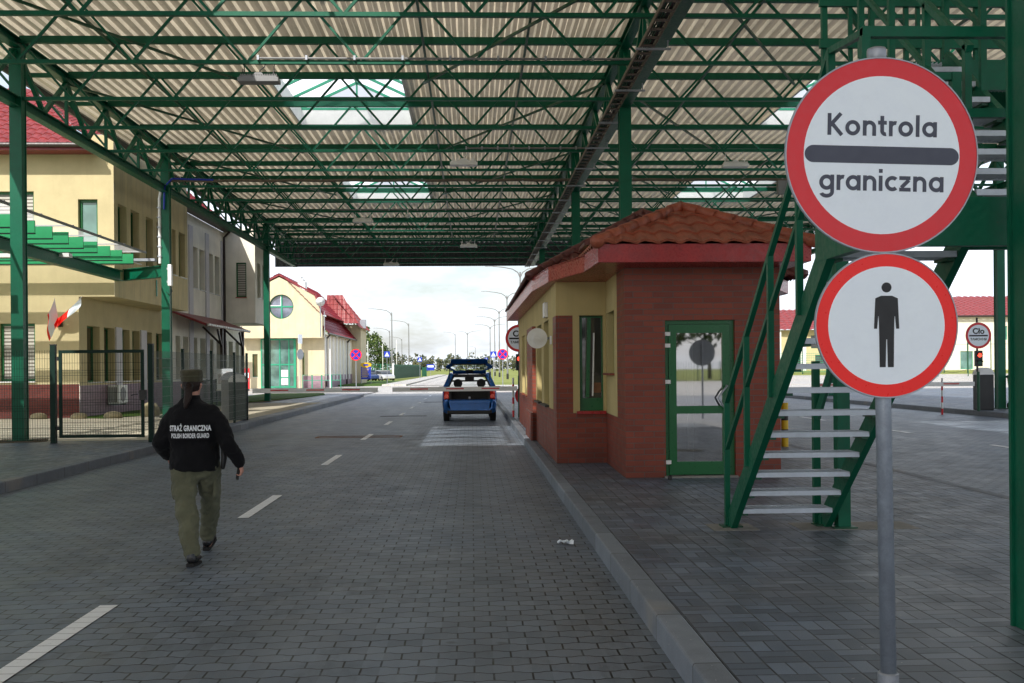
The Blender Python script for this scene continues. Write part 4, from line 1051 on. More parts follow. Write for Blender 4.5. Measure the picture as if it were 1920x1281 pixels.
m.prism_xz([(bw*c-bh*c+bh*math.cos(R(a)), bh*math.sin(R(a))) for c, rng in ((1, range(-90,91,12)), (-1, range(90,271,12))) for a in rng], -.0060, -.0045)
m.build('grey_bar', M['signgrey'], up)
shifted(stroke_glyphs('Kontrola', .066, .0165, .0115, MB(), -.0056), .0, .082).build('lettering', M['signgrey'], up)
shifted(stroke_glyphs('graniczna', .066, .0165, .0105, MB(), -.0056), .0, -.155).build('lettering', M['signgrey'], up)
lo = ring_sign(sg, 1.75-KZ, .315, .060, .3, 'signred'); lo.location.x = .014; lo['label'] = 'smaller lower round sign with a black standing figure'
m = MB(); m.disc_y(0,-.0065,.164,.0215,-.0045,28)
m.build('figure_head', M['signblack'], lo)
m = MB()
half = [(0,.128),(.024,.128),(.049,.117),(.055,-.014),(.042,-.014),(.037,.04),(.0345,.04),(.033,.0),(.0305,-.18),(.005,-.18),(.002,-.06),(0,-.06)]
poly = half + [(-x, z) for x, z in reversed(half[1:-1])]
m.prism_xz(list(reversed(poly)), -.0065, -.0045); m.build('figure_body', M['signblack'], lo)

# ---------------------------------------------------------------- customs signs with signal lights
def customs(x, y, label, flip=False, back=False):
    t = thing('customs_signal', label, 'traffic signal', (x,y,KZ), group='customs signs with a signal light')
    MB().cyl(0,0,0,1.2,.045,14).build('pole', M['green2'], t); 
    MB().cyl(0,.06,1.2,2.85,.03,12).build('mast', M['darkmetal'], t)
    b = MB().box(-.10,.10,-.10,.06,1.36,1.84).build('signal_head', M['black'], t, bevel=.015)
    for z, mt in ((1.70,'redlamp'),(1.48,'green2')):
        MB().disc_y(0,-.112,z,.062,-.1,20).build('lens', M[mt], b)
        q = MB()
        for k in range(10):
            a0, a1 = R(10+k*16), R(26+k*16); q.quad(*[(.08*math.cos(a),yy,z+.08*math.sin(a)) for a, yy in ((a0,-.1),(a0,-.17),(a1,-.17),(a1,-.1))])
        q.build('visor', M['black'], b)
    pl = MB().disc_y(0,-.002,0,.40,.004,48).build('sign_plate', M['galv'], t, loc=(0,-.03,2.30))
    MB().disc_y(0,-.006,0,.395,-.003,48,.325).build('red_ring', M['signred_dull'], pl); MB().disc_y(0,-.006,0,.325,-.003,48).build('white_field', M['booth_cream' if False else 'signwhite'], pl)
    MB().box(-.29,.29,-.0085,-.006,-.028,.018).build('black_bar', M['signblack'], pl)
    text_mesh('Cło', .24, M['signblack'], 'lettering', pl, (0,-.0075,.055), bold=.008, sp=1.05)
    text_mesh('ТАМОЖНЯ', .095, M['signblack'], 'lettering', pl, (0,-.0075,-.145), bold=.003)
    if back: MB().disc_y(.18,.3,.62,.3,.31,32).build('rear_sign', M['signred_dull'], t)
    return t
customs(1.38, 30.5, 'customs sign with a lit red signal half hidden by the booth', back=True)
customs(15.42, 31.3, 'customs sign with a lit red signal beside the right lane')
# barriers
def barrier(hx, y, x0, x1, z, label, flip, housing=True, blen=.48):
    t = thing('barrier_gate', label, 'barrier', (0,y,0), group='red and white boom barriers')
    if housing:
        MB().box(hx-.24,hx+.24,0,.4,KZ,1.25).build('housing', M['darkmetal'], t, bevel=.02)
        m = MB(); m.prism_xz([(hx+.25*math.cos(R(a)),1.25+.22*math.sin(R(a))) for a in range(0,181,15)], -.01, .41); m.build('cover', M['white'], t)
    m = MB(); n = max(1, round(abs(x1-x0)/blen)); st_ = (x1-x0)/n
    for k in range(n):
        m.cur = k % 2; a, b = sorted((x0+st_*k, x0+st_*(k+1))); m.box(a, b, -.055, -.015, z-.02, z+.02)
    m.cur = 0; a, b = sorted((x0,x1)); m.box(a,b,-.052,-.018,z-.075,z-.02); m.box(a,b,-.052,-.018,z+.02,z+.055)
    m.build('boom', [M['white'], M['boomred']], t)
barrier(1.62, 30.3, 1.3, -2.3, 1.0, 'lowered boom barrier reaching across behind the blue car', True, True)
barrier(-6.75, 30.3, -6.3, -2.72, 1.0, 'lowered boom barrier on the left between fence and lane', False)
barrier(15.9, 31.75, 15.5, 10.6, .98, 'lowered boom barrier across the right lane', True)
for x, y, h, lb in ((1.2,30.6,1.15,'thin red and white striped marker post at the booth kerb'),(14.75,32.3,1.15,'thin red and white striped marker post by the right barrier')):
    t = thing('marker_post', lb, 'marker post', (x,y,0 if x > 5 else KZ), group='striped marker posts')
    m = MB()
    for k in range(6): m.cur = (k+1) % 2; m.tube([(0,0,h*k/6),(0,0,h*(k+1)/6)], .03, 12)
    m.build('shaft', [M['white'], M['signred_dull']], t)
# bench and wheeled bin on the right island
t = thing('bench', 'simple grey bench beyond the right barrier', 'bench', (16.55,31.0,KZ))
MB().box(-.2,1.2,-.22,.2,.42,.46).build('seat', M['greymetal'], t)
for x in (0,1.0):
    MB().bar((x-.12,0,0),(x+.02,0,.42),.04,.04).bar((x+.14,0,0),(x+.02,0,.42),.04,.04).build('leg', M['black'], t)
t = thing('wheeled_bin', 'yellow wheeled bin standing behind the bench', 'bin', (17.35,32.4,KZ))
MB().rings([[(sx*a,sy*b,z) for sx,sy in ((-1,-1),(1,-1),(1,1),(-1,1))] for a,b,z in ((.22,.24,.05),(.29,.33,.98))]).build('body', M['yellowp'], t)
MB().prism_yz([(-.37,.98),(.36,.98),(.36,1.05),(0,1.1),(-.37,1.05)], -.32, .32).build('lid', M['black'], t)
for s_ in (-1,1): MB().tube([(s_*.3,.25,.1),(s_*.24,.25,.1)], .1, 16).build('wheel', M['rubber'], t)
# crumpled litter by the kerb
t = MB(); r_ = random.Random(3); V = []
for i in range(7):
    for j in range(5): V.append((.13*(i/6-.5)+r_.uniform(-.01,.01), .09*(j/4-.5)+r_.uniform(-.01,.01), .012+r_.uniform(0,.035)))
t.add(V, [(i*5+j,(i+1)*5+j,(i+1)*5+j+1,i*5+j+1) for i in range(6) for j in range(4)])
tag(t.build('paper_litter', M['signwhite'], loc=(.82,9.3,0)), 'crumpled pale paper lying on the road near the kerb', 'litter')
# ---------------------------------------------------------------- the guard
def oring(c, rx, ry, ax=(1,0,0), ay=(0,1,0), n=18, e=2.0):
    c, ax, ay = Vector(c), Vector(ax), Vector(ay); out = []
    for k in range(n):
        t = 2*math.pi*k/n; q, w = math.cos(t), math.sin(t)
        out.append(c + ax*rx*math.copysign(abs(q)**(2/e), q) + ay*ry*math.copysign(abs(w)**(2/e), w))
    return out
def limb(mb, pts, n=14):
    """pts: (pos, r) or (pos, rx, ry); round loft with half-sphere ends"""
    P = [Vector(p[0]) for p in pts]; rs = []
    for i, p in enumerate(pts):
        d = (P[min(i+1,len(P)-1)]-P[max(i-1,0)]).normalized(); u = Vector((1,0,0))
        if abs(d.x) > .9: u = Vector((0,1,0))
        b = d.cross(u).normalized(); a = b.cross(d).normalized(); r1, r2 = p[1], p[2] if len(p) > 2 else p[1]
        if i == 0:
            for q in (.3, .75): rs.append(oring(P[i]-d*min(r1,r2)*(1-q*q)**.5*.8, r1*q, r2*q, a, b, n))
        rs.append(oring(P[i], r1, r2, a, b, n))
        if i == len(pts)-1:
            for q in (.75, .3): rs.append(oring(P[i]+d*min(r1,r2)*(1-q*q)**.5*.8, r1*q, r2*q, a, b, n))
    return mb.rings([[tuple(v) for v in g] for g in rs])
def fuse(o, vox, smooth=3, disp=None):
    r = o.modifiers.new('fuse', 'REMESH'); r.mode = 'VOXEL'; r.voxel_size = vox; r.use_smooth_shade = True
    s_ = o.modifiers.new('relax', 'SMOOTH'); s_.factor = .6; s_.iterations = smooth
    if disp:
        for k, (st, sc) in enumerate(disp):
            tx = bpy.data.textures.new('cloth_folds', 'CLOUDS'); tx.noise_scale = sc; tx.noise_depth = 2
            d = o.modifiers.new('folds', 'DISPLACE'); d.texture = tx; d.strength = st; d.mid_level = .5
    return o
GX, GY = -2.34, 8.93
gd = thing('person', 'border guard in black jacket and olive trousers walking away up the lane', 'person', (GX,GY,0))
HC = Vector((-.036,.035,1.465))
# body: one continuous surface
b = MB()
limb(b, [((0,0,.80),.15,.10),((-.01,0,.95),.13,.095),((-.01,0,1.12),.15,.10),((-.012,0,1.24),.15,.085),((-.02,0,1.31),.07,.06),((-.03,.01,1.38),.052,.055),((-.035,.03,1.44),.05,.055)])
b.rings([[tuple(v) for v in oring(HC+Vector((0,dy,dz)), rx, ry)] for dz, rx, ry, dy in ((-.115,.03,.035,.04),(-.105,.048,.055,.03),(-.075,.06,.075,.015),(-.03,.070,.088,.005),(.02,.074,.095,0),(.06,.070,.088,0),(.09,.052,.065,0),(.108,.02,.025,0))])
limb(b, [(HC+Vector((0,.095,-.01)),.012),(HC+Vector((0,.112,-.03)),.014),(HC+Vector((0,.10,-.04)),.01)],8)     # nose
limb(b, [(HC+Vector((-.025,.085,-.062)),.008),(HC+Vector((.025,.085,-.062)),.008)],8)                        # mouth
for s_ in (-1,1):
    limb(b, [(HC+Vector((s_*.072,-.005,.008)),.010,.016),(HC+Vector((s_*.083,-.012,-.005)),.009,.02),(HC+Vector((s_*.074,-.005,-.03)),.008,.012)],8)  # ears
    limb(b, [(HC+Vector((s_*.03,.083,.0)),.012),(HC+Vector((s_*.031,.086,0)),.011)],8)                            # eyes
LS, LE, LW = Vector((-.175,0,1.225)), Vector((-.275,-.045,.97)), Vector((-.262,.13,.845))
RS, RE, RW = Vector((.165,0,1.225)), Vector((.285,-.07,.965)), Vector((.375,.0,.80))
for S, E, W in ((LS,LE,LW),(RS,RE,RW)): limb(b, [(S,.05),(S.lerp(E,.5),.045),(E,.038),(E.lerp(W,.4),.038),(W,.024)])
LH, LK, LA = Vector((-.105,0,.80)), Vector((-.06,-.10,.46)), Vector((.055,-.36,.12))
RH, RK, RA = Vector((.10,0,.80)), Vector((.075,.20,.46)), Vector((.0,.36,.13))
for H, K, A_ in ((LH,LK,LA),(RH,RK,RA)): limb(b, [(H,.085),(H.lerp(K,.5),.07),(K,.052),(K.lerp(A_,.35),.05),(A_,.034)])
limb(b, [(LA,.03),(LA+Vector((-.005,.02,-.07)),.035),(LA+Vector((-.01,.14,-.09)),.03)]); limb(b, [(RA,.03),(RA+Vector((0,-.0,-.08)),.035),(RA+Vector((0,.13,-.06)),.03)])
# hands : palm, four fingers, thumb
def hand(W, d, curl, side, mb, grip):
    d = d.normalized(); across = Vector((0,1,0)) - d*d.y; across.normalize(); nrm = d.cross(across).normalized()*side
    pc = W + d*.045; limb(mb, [(W,.020,.024),(pc,.017,.034),(W+d*.08,.014,.036)], 10)
    for i, (o_, L) in enumerate(((.030,.062),(.011,.072),(-.010,.068),(-.029,.052))):
        p0 = W+d*.082+across*o_; a = p0+(d*math.cos(curl*.5)+nrm*math.sin(curl*.5))*L*.42; c = a+(d*math.cos(curl*1.3)+nrm*math.sin(curl*1.3))*L*.33; e = c+(d*math.cos(curl*2.1)+nrm*math.sin(curl*2.1))*L*.28
        limb(mb, [(p0-d*.01,.0095),(a,.0088),(c,.008),(e,.0068)], 8)
    t0 = W+d*.025+across*.028; limb(mb, [(t0,.012),(t0+d*.028+across*.018+nrm*.014,.0105),(t0+d*.052+across*.018+nrm*.034,.0085)], 8)
    return W+d*.075+nrm*.028, across
hand(LW, LW-LE+Vector((0,.02,-.06)), .55, 1, b, None)
gp, gax = hand(RW, Vector((.12,.05,-.9)), 1.15, -1, b, True)
body = fuse(b.build('body', M['skin'], gd, smooth=True), .0065, 2)
# jacket
j = MB()
j.rings([[tuple(v) for v in oring(c, rx, ry, n=28, e=e)] for c, rx, ry, e in (
  ((-.005,0,.735),.185,.135,2.4),((-.005,0,.75),.203,.152,2.4),((-.006,0,.80),.200,.155,2.4),((-.006,0,.88),.200,.152,2.4),((-.008,-.002,1.0),.200,.150,2.5),
  ((-.008,-.004,1.10),.212,.150,2.6),((-.010,-.002,1.18),.222,.142,2.6),((-.012,0,1.24),.208,.122,2.3),((-.018,.002,1.285),.165,.098,2.2),((-.025,.008,1.32),.105,.080,2),((-.03,.01,1.345),.070,.066,2),((-.03,.012,1.36),.06,.058,2))])
limb(j, [(LS+Vector((.03,0,-.01)),.088),(LS.lerp(LE,.4),.080),(LE,.072),(LE.lerp(LW,.5),.066),(LE.lerp(LW,.88),.054)],16)
limb(j, [(RS+Vector((-.03,0,-.01)),.088),(RS.lerp(RE,.4),.080),(RE,.070),(RE.lerp(RW,.5),.062),(RE.lerp(RW,.86),.050)],16)
limb(j, [(LE.lerp(LW,.85),.05),(LE.lerp(LW,.97),.045)],14); limb(j, [(RE.lerp(RW,.86),.052),(RE.lerp(RW,.98),.047)],14)
for z, r in ((.745,.006),(.80,.005)): pass
jk = fuse(j.build('jacket', M['jacket'], gd, smooth=True), .011, 3, [(.034,.12),(.014,.045)])
cl = MB(); cl.rings([[tuple(v) for v in oring((-.03,.008,z), r, r*.95, n=20)] for z, r in ((1.32,.080),(1.345,.073),(1.372,.067),(1.376,.060),(1.35,.058))], cap=False)
cl.build('collar', M['jacket'], gd, smooth=True)
# back patch with two lines of lettering
def onback(x, z, off): return -(.150*(max(0,1-(abs(x+.008)/.212)**2.6))**(1/2.6)) - off
pm = MB(); nx_ = 16
for zc in (1.005, 1.16):
    for i in range(nx_+1): x = -.155+.31*i/nx_; pm.v.append((x, onback(x,zc,.036), zc))
pm.f = [(i, i+1, nx_+2+i, nx_+1+i) for i in range(nx_)]; pm.mi = [0]*nx_
pm.build('back_patch', M['jacket'], gd, loc=(0,0,0))
for tx, sz, z, sx in (('STRAŻ GRANICZNA', .062, 1.085, .56), ('POLISH BORDER GUARD', .052, 1.026, .50)):
    t_ = text_mesh(tx, sz, M['reflectwhite'], 'lettering', gd, (0,0,0), rot=(0,0,0), bold=.0024 if z > 1.05 else .0014, sx=sx, ext=.0005, sp=1.08)
    for v in t_.data.vertices:
        x, zz = v.co.x, v.co.y+z; v.co = Vector((x, onback(x, zz, .042+v.co.z), zz))
# trousers
q = MB()
limb(q, [((0,0,.86),.165,.12),((0,0,.80),.175,.125),((0,0,.74),.165,.115)],20)
limb(q, [(LH+Vector((.012,0,.0)),.105,.115),(LH.lerp(LK,.4),.108,.112),(LH.lerp(LK,.75),.094,.098),(LK,.082,.088),(LK.lerp(LA,.35),.083,.088),(LK.lerp(LA,.75),.076,.08),(LK.lerp(LA,1.02),.068,.072)],18)
limb(q, [(RH+Vector((-.012,0,0)),.102,.115),(RH.lerp(RK,.4),.100,.108),(RH.lerp(RK,.75),.090,.095),(RK,.080,.086),(RK.lerp(RA,.35),.080,.085),(RK.lerp(RA,.75),.072,.078),(RK.lerp(RA,1.0),.064,.07)],18)
tr = fuse(q.build('trousers', M['trousers'], gd, smooth=True), .010, 3, [(.042,.11),(.020,.04)])
for s_, z, y in ((-1,.585,-.03),(1,.585,.05)):
    p = MB(); limb(p, [((s_*.165+(.0 if s_<0 else -.01),y,z+.075),.022,.06),((s_*.172+(.0 if s_<0 else -.012),y,z),.026,.065),((s_*.160+(.0 if s_<0 else -.01),y,z-.07),.022,.055)],12)
    fuse(p.build('cargo_pocket', M['trousers'], tr, smooth=True), .009, 2, [(.012,.05)])
# boots
def boot(A_, toe, heelz, nm):
    o = MB(); h = A_+Vector((0,-.03,-.075)); t_ = h+toe
    limb(o, [(A_+Vector((0,0,.0)),.034,.038),(A_+Vector((0,-.005,-.03)),.042,.048),(h+Vector((0,.01,0)),.042,.045)],14)
    limb(o, [(h+Vector((0,0,-.002)),.042,.04),(h.lerp(t_,.4),.044,.04),(h.lerp(t_,.8),.047,.032),(t_,.038,.026)],14)
    bt = fuse(o.build(nm, M['leather'], gd, smooth=True), .007, 2)
    so = MB(); d = toe.normalized(); up = Vector((0,-d.z,d.y)); 
    so.rings([[tuple(h+d*a+Vector((x_,0,0))*w+up*(-.045+zz)) for a, x_, w in ((-.045,-1,.028),(-.045,1,.028),(.05,1,.042),(.16,1,.046),(.21,1,.03),(.21,-1,.03),(.16,-1,.046),(.05,-1,.042))] for zz in (-.012,.012)])
    so.build('sole', M['rubber'], bt); return bt
boot(Vector((.062,-.37,.135)), Vector((.0,.19,-.012)), 0, 'boot'); boot(Vector((.0,.375,.145)), Vector((.0,.18,.055)), 0, 'boot')
# cap, hair, ponytail
c = MB(); CC = HC+Vector((0,-.002,.035))
c.rings([[tuple(v) for v in oring(CC+Vector((0,dy,dz)), rx, ry, n=24)] for dz, rx, ry, dy in ((-.012,.086,.106,0),(.035,.088,.108,0),(.038,.090,.110,0),(.075,.091,.108,-.004),(.088,.086,.100,-.004),(.093,.06,.075,0),(.095,.02,.03,0))])
c.rings([[tuple(v) for v in oring(CC+Vector((0,.105+.0,-.012+dz)), r, .06, n=20)] for dz, r in ((-.004,.07),(0,.075),(.006,.072))])
cp = fuse(c.build('cap', M['capcloth'], gd, smooth=True), .006, 2, [(.010,.05)])
MB().tube([tuple(v) for v in oring(CC+Vector((0,0,.036)), .0905, .1105, n=24)]+[tuple(oring(CC+Vector((0,0,.036)), .0905, .1105, n=24)[0])], .003, 6, False).build('seam', M['trousers'], cp)
h = MB()
h.rings([[tuple(v) for v in oring(HC+Vector((0,dy,dz)), rx, ry, n=20)] for dz, rx, ry, dy in ((-.065,.045,.05,-.028),(-.045,.066,.075,-.022),(-.01,.078,.09,-.014),(.03,.081,.098,-.006),(.06,.078,.092,-.005))])
limb(h, [(HC+Vector((.0,-.095,-.005)),.030,.026),(HC+Vector((.003,-.125,-.04)),.036,.030),(HC+Vector((.006,-.135,-.09)),.034,.026),(HC+Vector((-.004,-.155,-.15)),.028,.022),(HC+Vector((-.012,-.165,-.19)),.014,.012)],12)
fuse(h.build('hair', M['hair'], gd, smooth=True), .006, 1, [(.010,.015)])
MB().tube([tuple(v) for v in oring(HC+Vector((0,-.108,-.012)), .034, .03, (1,0,0),(0,.4,.9))]+[tuple(oring(HC+Vector((0,-.108,-.012)), .034, .03, (1,0,0),(0,.4,.9))[0])], .007, 6, False).build('hair_tie', M['black'], gd)
# handset and holster
hs = thing('walkie_talkie', "black handset held in the guard's right hand", 'radio', (GX+gp.x, GY+gp.y, gp.z))
MB().bar((-.005,-.03,-.06),(.0,.03,.05),.03,.022,(1,0,0)).build('case', M['black'], hs, bevel=.004); MB().tube([(.0,.03,.05),(.002,.045,.09)],.005,6).build('antenna', M['black'], hs)
ho = MB(); limb(ho, [((.228,.02,.93),.020,.03),((.236,.01,.84),.024,.036),((.226,.0,.76),.018,.026)],12); ho.box(.215,.245,-.02,.03,.92,.96)
ho.build('holster', M['black'], gd, smooth=True)
MB().tube([(.23,.02,.92),(.232,.02,.985),(.228,.05,1.0)],.011,8).build('holster_grip', M['leather'], gd)

# ---------------------------------------------------------------- blue hatchback, tailgate up (local: rear at y=0, front at y=3.8)
car = thing('parked_car', 'blue hatchback with its tailgate raised stopped at the barrier', 'car', (-.08, 31.05, 0))
def csec(y, hw, zb, zt, rs=.07, n=5):   # half outline -> full ring (open top)
    pts = [(-hw*.86, zb), (-hw*.97, zb+.06), (-hw, zb+.28), (-hw*1.0, (zb+zt)/2+.06), (-hw*.985, zt-.08), (-hw*.93, zt)]
    return [(x, y, z) for x, z in pts] + [(-x, y, z) for x, z in reversed(pts)]
m = MB()
S = [(.05,.64,.37,.58),(.012,.66,.35,.63),(.0,.69,.335,.655),(.02,.74,.32,.66),(.07,.785,.30,.66)]
m.rings([csec(*s_) for s_ in S]+[csec(.20,.812,.24,.675)], cap=False)
m.quad((-.69*.93,0,.655),(.69*.93,0,.655),(.80*.93,.2,.675),(-.80*.93,.2,.675))
m.quad(*[(x,.013,z) for x,z in ((-.66*.86,.35),(.66*.86,.35),(.66*.93,.63),(-.66*.93,.63))])
m.rings([csec(*s_) for s_ in ((.20,.812,.24,.95),(.9,.82,.22,.97),(1.8,.822,.20,.95),(2.6,.82,.20,.93),(2.9,.81,.22,.90),(3.5,.78,.26,.78),(3.75,.70,.32,.62),(3.8,.60,.36,.5))], cap=False)
m.quad((-.75,2.65,.93),(.75,2.65,.93),(.72,3.45,.80),(-.72,3.45,.80)); m.quad((-.72,3.45,.80),(.72,3.45,.80),(.55,3.78,.56),(-.55,3.78,.56))
# quarter panels around the tail lamps, pillars and roof
for s_ in (-1,1):
    m.add([(s_*.80,.20,.62),(s_*.80,.20,.95),(s_*.77,.16,.98),(s_*.76,.14,.62)],[(0,1,2,3)])
    m.bar((s_*.745,.16,.96),(s_*.545,.50,1.40),.11,.13,(s_,0,.3)); m.bar((s_*.76,1.05,.95),(s_*.60,1.12,1.42),.07,.06,(0,1,0))
    m.bar((s_*.74,2.62,.93),(s_*.56,1.95,1.42),.06,.06,(0,1,.3)); m.bar((s_*.56,.46,1.42),(s_*.565,1.97,1.43),.09,.06)
m.add([(x,y,z) for y, z, w in ((.42,1.40,.55),(.7,1.45,.56),(1.2,1.465,.56),(1.95,1.43,.54)) for x, z in ((-w,z-.02),(-w*.6,z+.012),(0,z+.02),(w*.6,z+.012),(w,z-.02))], [(i*5+k,i*5+k+1,i*5+k+6,i*5+k+5) for i in range(3) for k in range(4)])
m.build('body', M['carblue'], car, auto=35)
m = MB(); m.box(-.66,.66,-.012,.06,.235,.335); m.box(-.6,.6,.061,.4,.22,.30); m.build('lower_bumper', M['black'], car, bevel=.02)
MB().prism_xz([(-.56,.53),(.56,.53),(.50,.565),(-.50,.565)], -.018, .01).build('bumper_crease', M['carblue'], car, bevel=.006)
# boot: dark tub
m = MB(); m.box(-.55,.55,.1,.12,.655,.67); m.quad((-.55,.12,.62),(.55,.12,.62),(.55,.75,.62),(-.55,.75,.62)); m.quad((-.55,.75,.62),(.55,.75,.62),(.55,.75,1.0),(-.55,.75,1.0)); m.quad((-.56,.1,.62),(-.56,.75,.62),(-.56,.75,1.0),(-.56,.1,1.0)); m.quad((.56,.1,.62),(.56,.1,1.0),(.56,.75,1.0),(.56,.75,.62))
for s_ in (-1,1): m.box(s_*.60-.05,s_*.60+.05,.1,.2,.62,.97)
m.box(-.75,.75,.76,2.5,.3,.32)
m.build('boot_lining', M['black'], car)
MB().box(-.03,.03,.085,.1,.68,.74).build('lock_striker', M['galv'], car)
for s_ in (-1,1):
    w = MB().rings([[(s_*x,y,z) for x,y,z in pts] for pts in ([(.60,.13,.68),(.77,.13,.66),(.775,.15,.86),(.70,.17,1.0),(.61,.17,.98)],[(.61,.04,.69),(.755,.07,.67),(.765,.09,.86),(.69,.12,.98),(.615,.11,.97)])]).build('tail_light', M['lampred'], car)
    MB().disc_y(s_*.685,.045,.76,.06,.075,18).build('lens', M['lamporange'], w)
    # wheels
for x, y in ((-.70,.62),(.70,.62),(-.70,3.05),(.70,3.05)):
    s_ = 1 if x > 0 else -1; t = MB(); pr = []
    w = MB().tube([(x-.09,y,.285),(x-.08,y,.285),(x+.08,y,.285),(x+.09,y,.285)], [.255,.285,.285,.255], 28).build('wheel', M['rubber'], car)
    MB().tube([(x+s_*.085,y,.285),(x+s_*.1,y,.285)], [.19,.17], 20).build('rim', M['galv'], w)
# glass
g = MB(); g.quad((-.74,2.60,.94),(.74,2.60,.94),(.56,1.97,1.42),(-.56,1.97,1.42))
for s_ in (-1,1): g.quad((s_*.755,.35,.96),(s_*.755,2.55,.95),(s_*.57,1.9,1.41),(s_*.575,.55,1.40))
g.build('window_glass', M['glass'], car)
# seats, headrests, mirrors, wheel
for x in (-.36,.36):
    sb = MB().box(x-.22,x+.22,1.35,1.5,.5,.98).build('seat', M['black'], car, bevel=.04)
    MB().tube([(x,1.38,1.12),(x,1.47,1.12)], [.135,.14], 18).build('headrest', M['black'], sb, bevel=.02)
    MB().tube([(x-.05,1.42,.98),(x-.05,1.42,1.08)],.008,6).tube([(x+.05,1.42,.98),(x+.05,1.42,1.08)],.008,6).build('stalk', M['black'], sb)
MB().box(-.62,.62,.78,.9,.5,.99).build('rear_seat', M['black'], car, bevel=.04)
MB().bar((-.6,1.12,1.2),(.6,1.12,1.2),.03,.05).build('cabin_bar', M['black'], car)
m = MB()
for s_ in (-1,1):
    m.bar((s_*.70,.2,.97),(s_*.50,.52,1.39),.06,.13,(s_,0,.3)); m.bar((s_*.69,1.07,.95),(s_*.555,1.13,1.40),.06,.09,(0,1,0)); m.box(s_*.62-.04,s_*.62+.04,.3,2.4,.93,1.0)
m.box(-.5,.5,.50,.60,1.315,1.40); m.box(-.54,.54,.6,1.95,1.385,1.40); m.box(-.5,.5,1.93,1.97,1.33,1.40)
m.build('inner_trim', M['black'], car)
MB().box(-.14,.14,1.0,1.08,1.20,1.385).build('rear_view_mirror', M['black'], car, bevel=.01)
MB().box(-.7,.7,2.2,2.5,.75,.95).build('dashboard', M['black'], car, bevel=.03)
for s_ in (-1,1):
    w = MB().box(min(s_*.80,s_*.98),max(s_*.80,s_*.98),2.02,2.12,.91,1.02).build('wing_mirror', M['black'], car, bevel=.03)
# raised tailgate: local panel (u,v) -> world, with window opening
def TG(u, v, o=0): return (u, .50-.86*v-.42*o, 1.42+.40*v-.86*o*.0+o*.9)
out = [(-.50,0),(-.50,.26),(-.68,.40),(-.70,.52),(-.56,.72),(-.54,.98),(-.46,1.03),(.46,1.03),(.54,.98),(.56,.72),(.70,.52),(.68,.40),(.50,.26),(.50,0)]
inn = [(-.40,.18),(-.46,.24),(-.56,.38),(-.55,.52),(-.46,.64),(-.38,.69),(-.20,.71),(.20,.71),(.38,.69),(.46,.64),(.55,.52),(.56,.38),(.46,.24),(.40,.18)]
m = MB(); n_ = len(out)
for o_ in (0, .035): m.v += [TG(*p, o_) for p in out] + [TG(*p, o_) for p in inn]
for i in range(n_):
    k = (i+1) % n_; m.f += [(i,k,n_+k,n_+i), (2*n_+i,3*n_+i,3*n_+k,2*n_+k), (i,2*n_+i,2*n_+k,k), (n_+i,n_+k,3*n_+k,3*n_+i)]
m.mi = [0]*len(m.f); tg = m.build('tailgate', M['carblue'], car)
MB().add([TG(*p,.018) for p in inn],[tuple(range(n_))]).build('rear_window', M['glass'], tg)
m = MB(); m.add([TG(u,v,-.012) for u,v in ((-.13,.1),(.13,.1),(.10,.26),(-.10,.26))]+[TG(u,v,.02) for u,v in ((-.13,.1),(.13,.1),(.10,.26),(-.10,.26))],[(0,1,2,3),(0,4,5,1),(1,5,6,2),(2,6,7,3),(3,7,4,0)]); m.build('wiper_motor', M['black'], tg)
m = MB(); m.tube([TG(u,.74,-.01) for u in (-.5,0,.5)],.02,6); m.build('tailgate_trim', M['black'], tg)
m = MB(); m.add([TG(u,v,-.014) for u,v in ((-.05,.9),(.05,.9),(.05,.97),(-.05,.97))]+[TG(u,v,.0) for u,v in ((-.05,.9),(.05,.9),(.05,.97),(-.05,.97))],[(0,1,2,3),(0,4,5,1),(1,5,6,2),(2,6,7,3),(3,7,4,0)]); m.build('latch', M['black'], tg)
for s_ in (-1,1): MB().tube([(s_*.62,.26,1.12),TG(s_*.58,.42)],.012,8).build('gas_strut', M['black'], car)

# ---------------------------------------------------------------- the customs building on the left
cb = thing('office_building', 'long yellow and cream office building with overhanging bays and red tiled roof', 'building', (.2,0,0))
BX, OX, BY = -12.4, -11.3, 33.0
def facade(name, mat, p0, p1, z0, z1, ops, depth=.2, parent=cb, fm='winframe', pm='pane', fw=.06, mull=(), sill='white', each=None):
    o = wall(MB(), p0, p1, z0, z1, ops, depth).build(name, M[mat], parent)
    for i, q in enumerate(ops):
        p = (each or {}).get(i, pm); window(parent, p0, p1, q, depth, fw, fm, p, mull, sill)
    return o
# main front facing the camera: lower then upper
x0 = -24
facade('front_wall', 'yellow', (x0,BY), (BX,BY), 1.2, 3.92, [(9.15,10.25,1.3,3.1)], each={0:'blind'}, fw=.08)
facade('plinth', 'brick_dark', (x0,BY-.01), (BX,BY-.01), 0, 1.2, [])
facade('front_wall', 'yellow', (x0,BY-.004), (OX,BY-.004), 3.92, 8.5, [(8.5,10.25,5.3,7.2),(11.6,12.2,5.2,6.95)], fw=.08, each={0:'blind',1:'pane_teal'})
wall(MB(), (-12.4,BY-.002), (OX,BY-.002), 8.5, 8.95).build('front_wall', M['yellow'], cb)
MB().quad((BX,BY,3.92),(OX,BY,3.92),(OX,41.4,3.92),(BX,41.4,3.92)).build('bay_soffit', M['yellow_grimy'], cb)
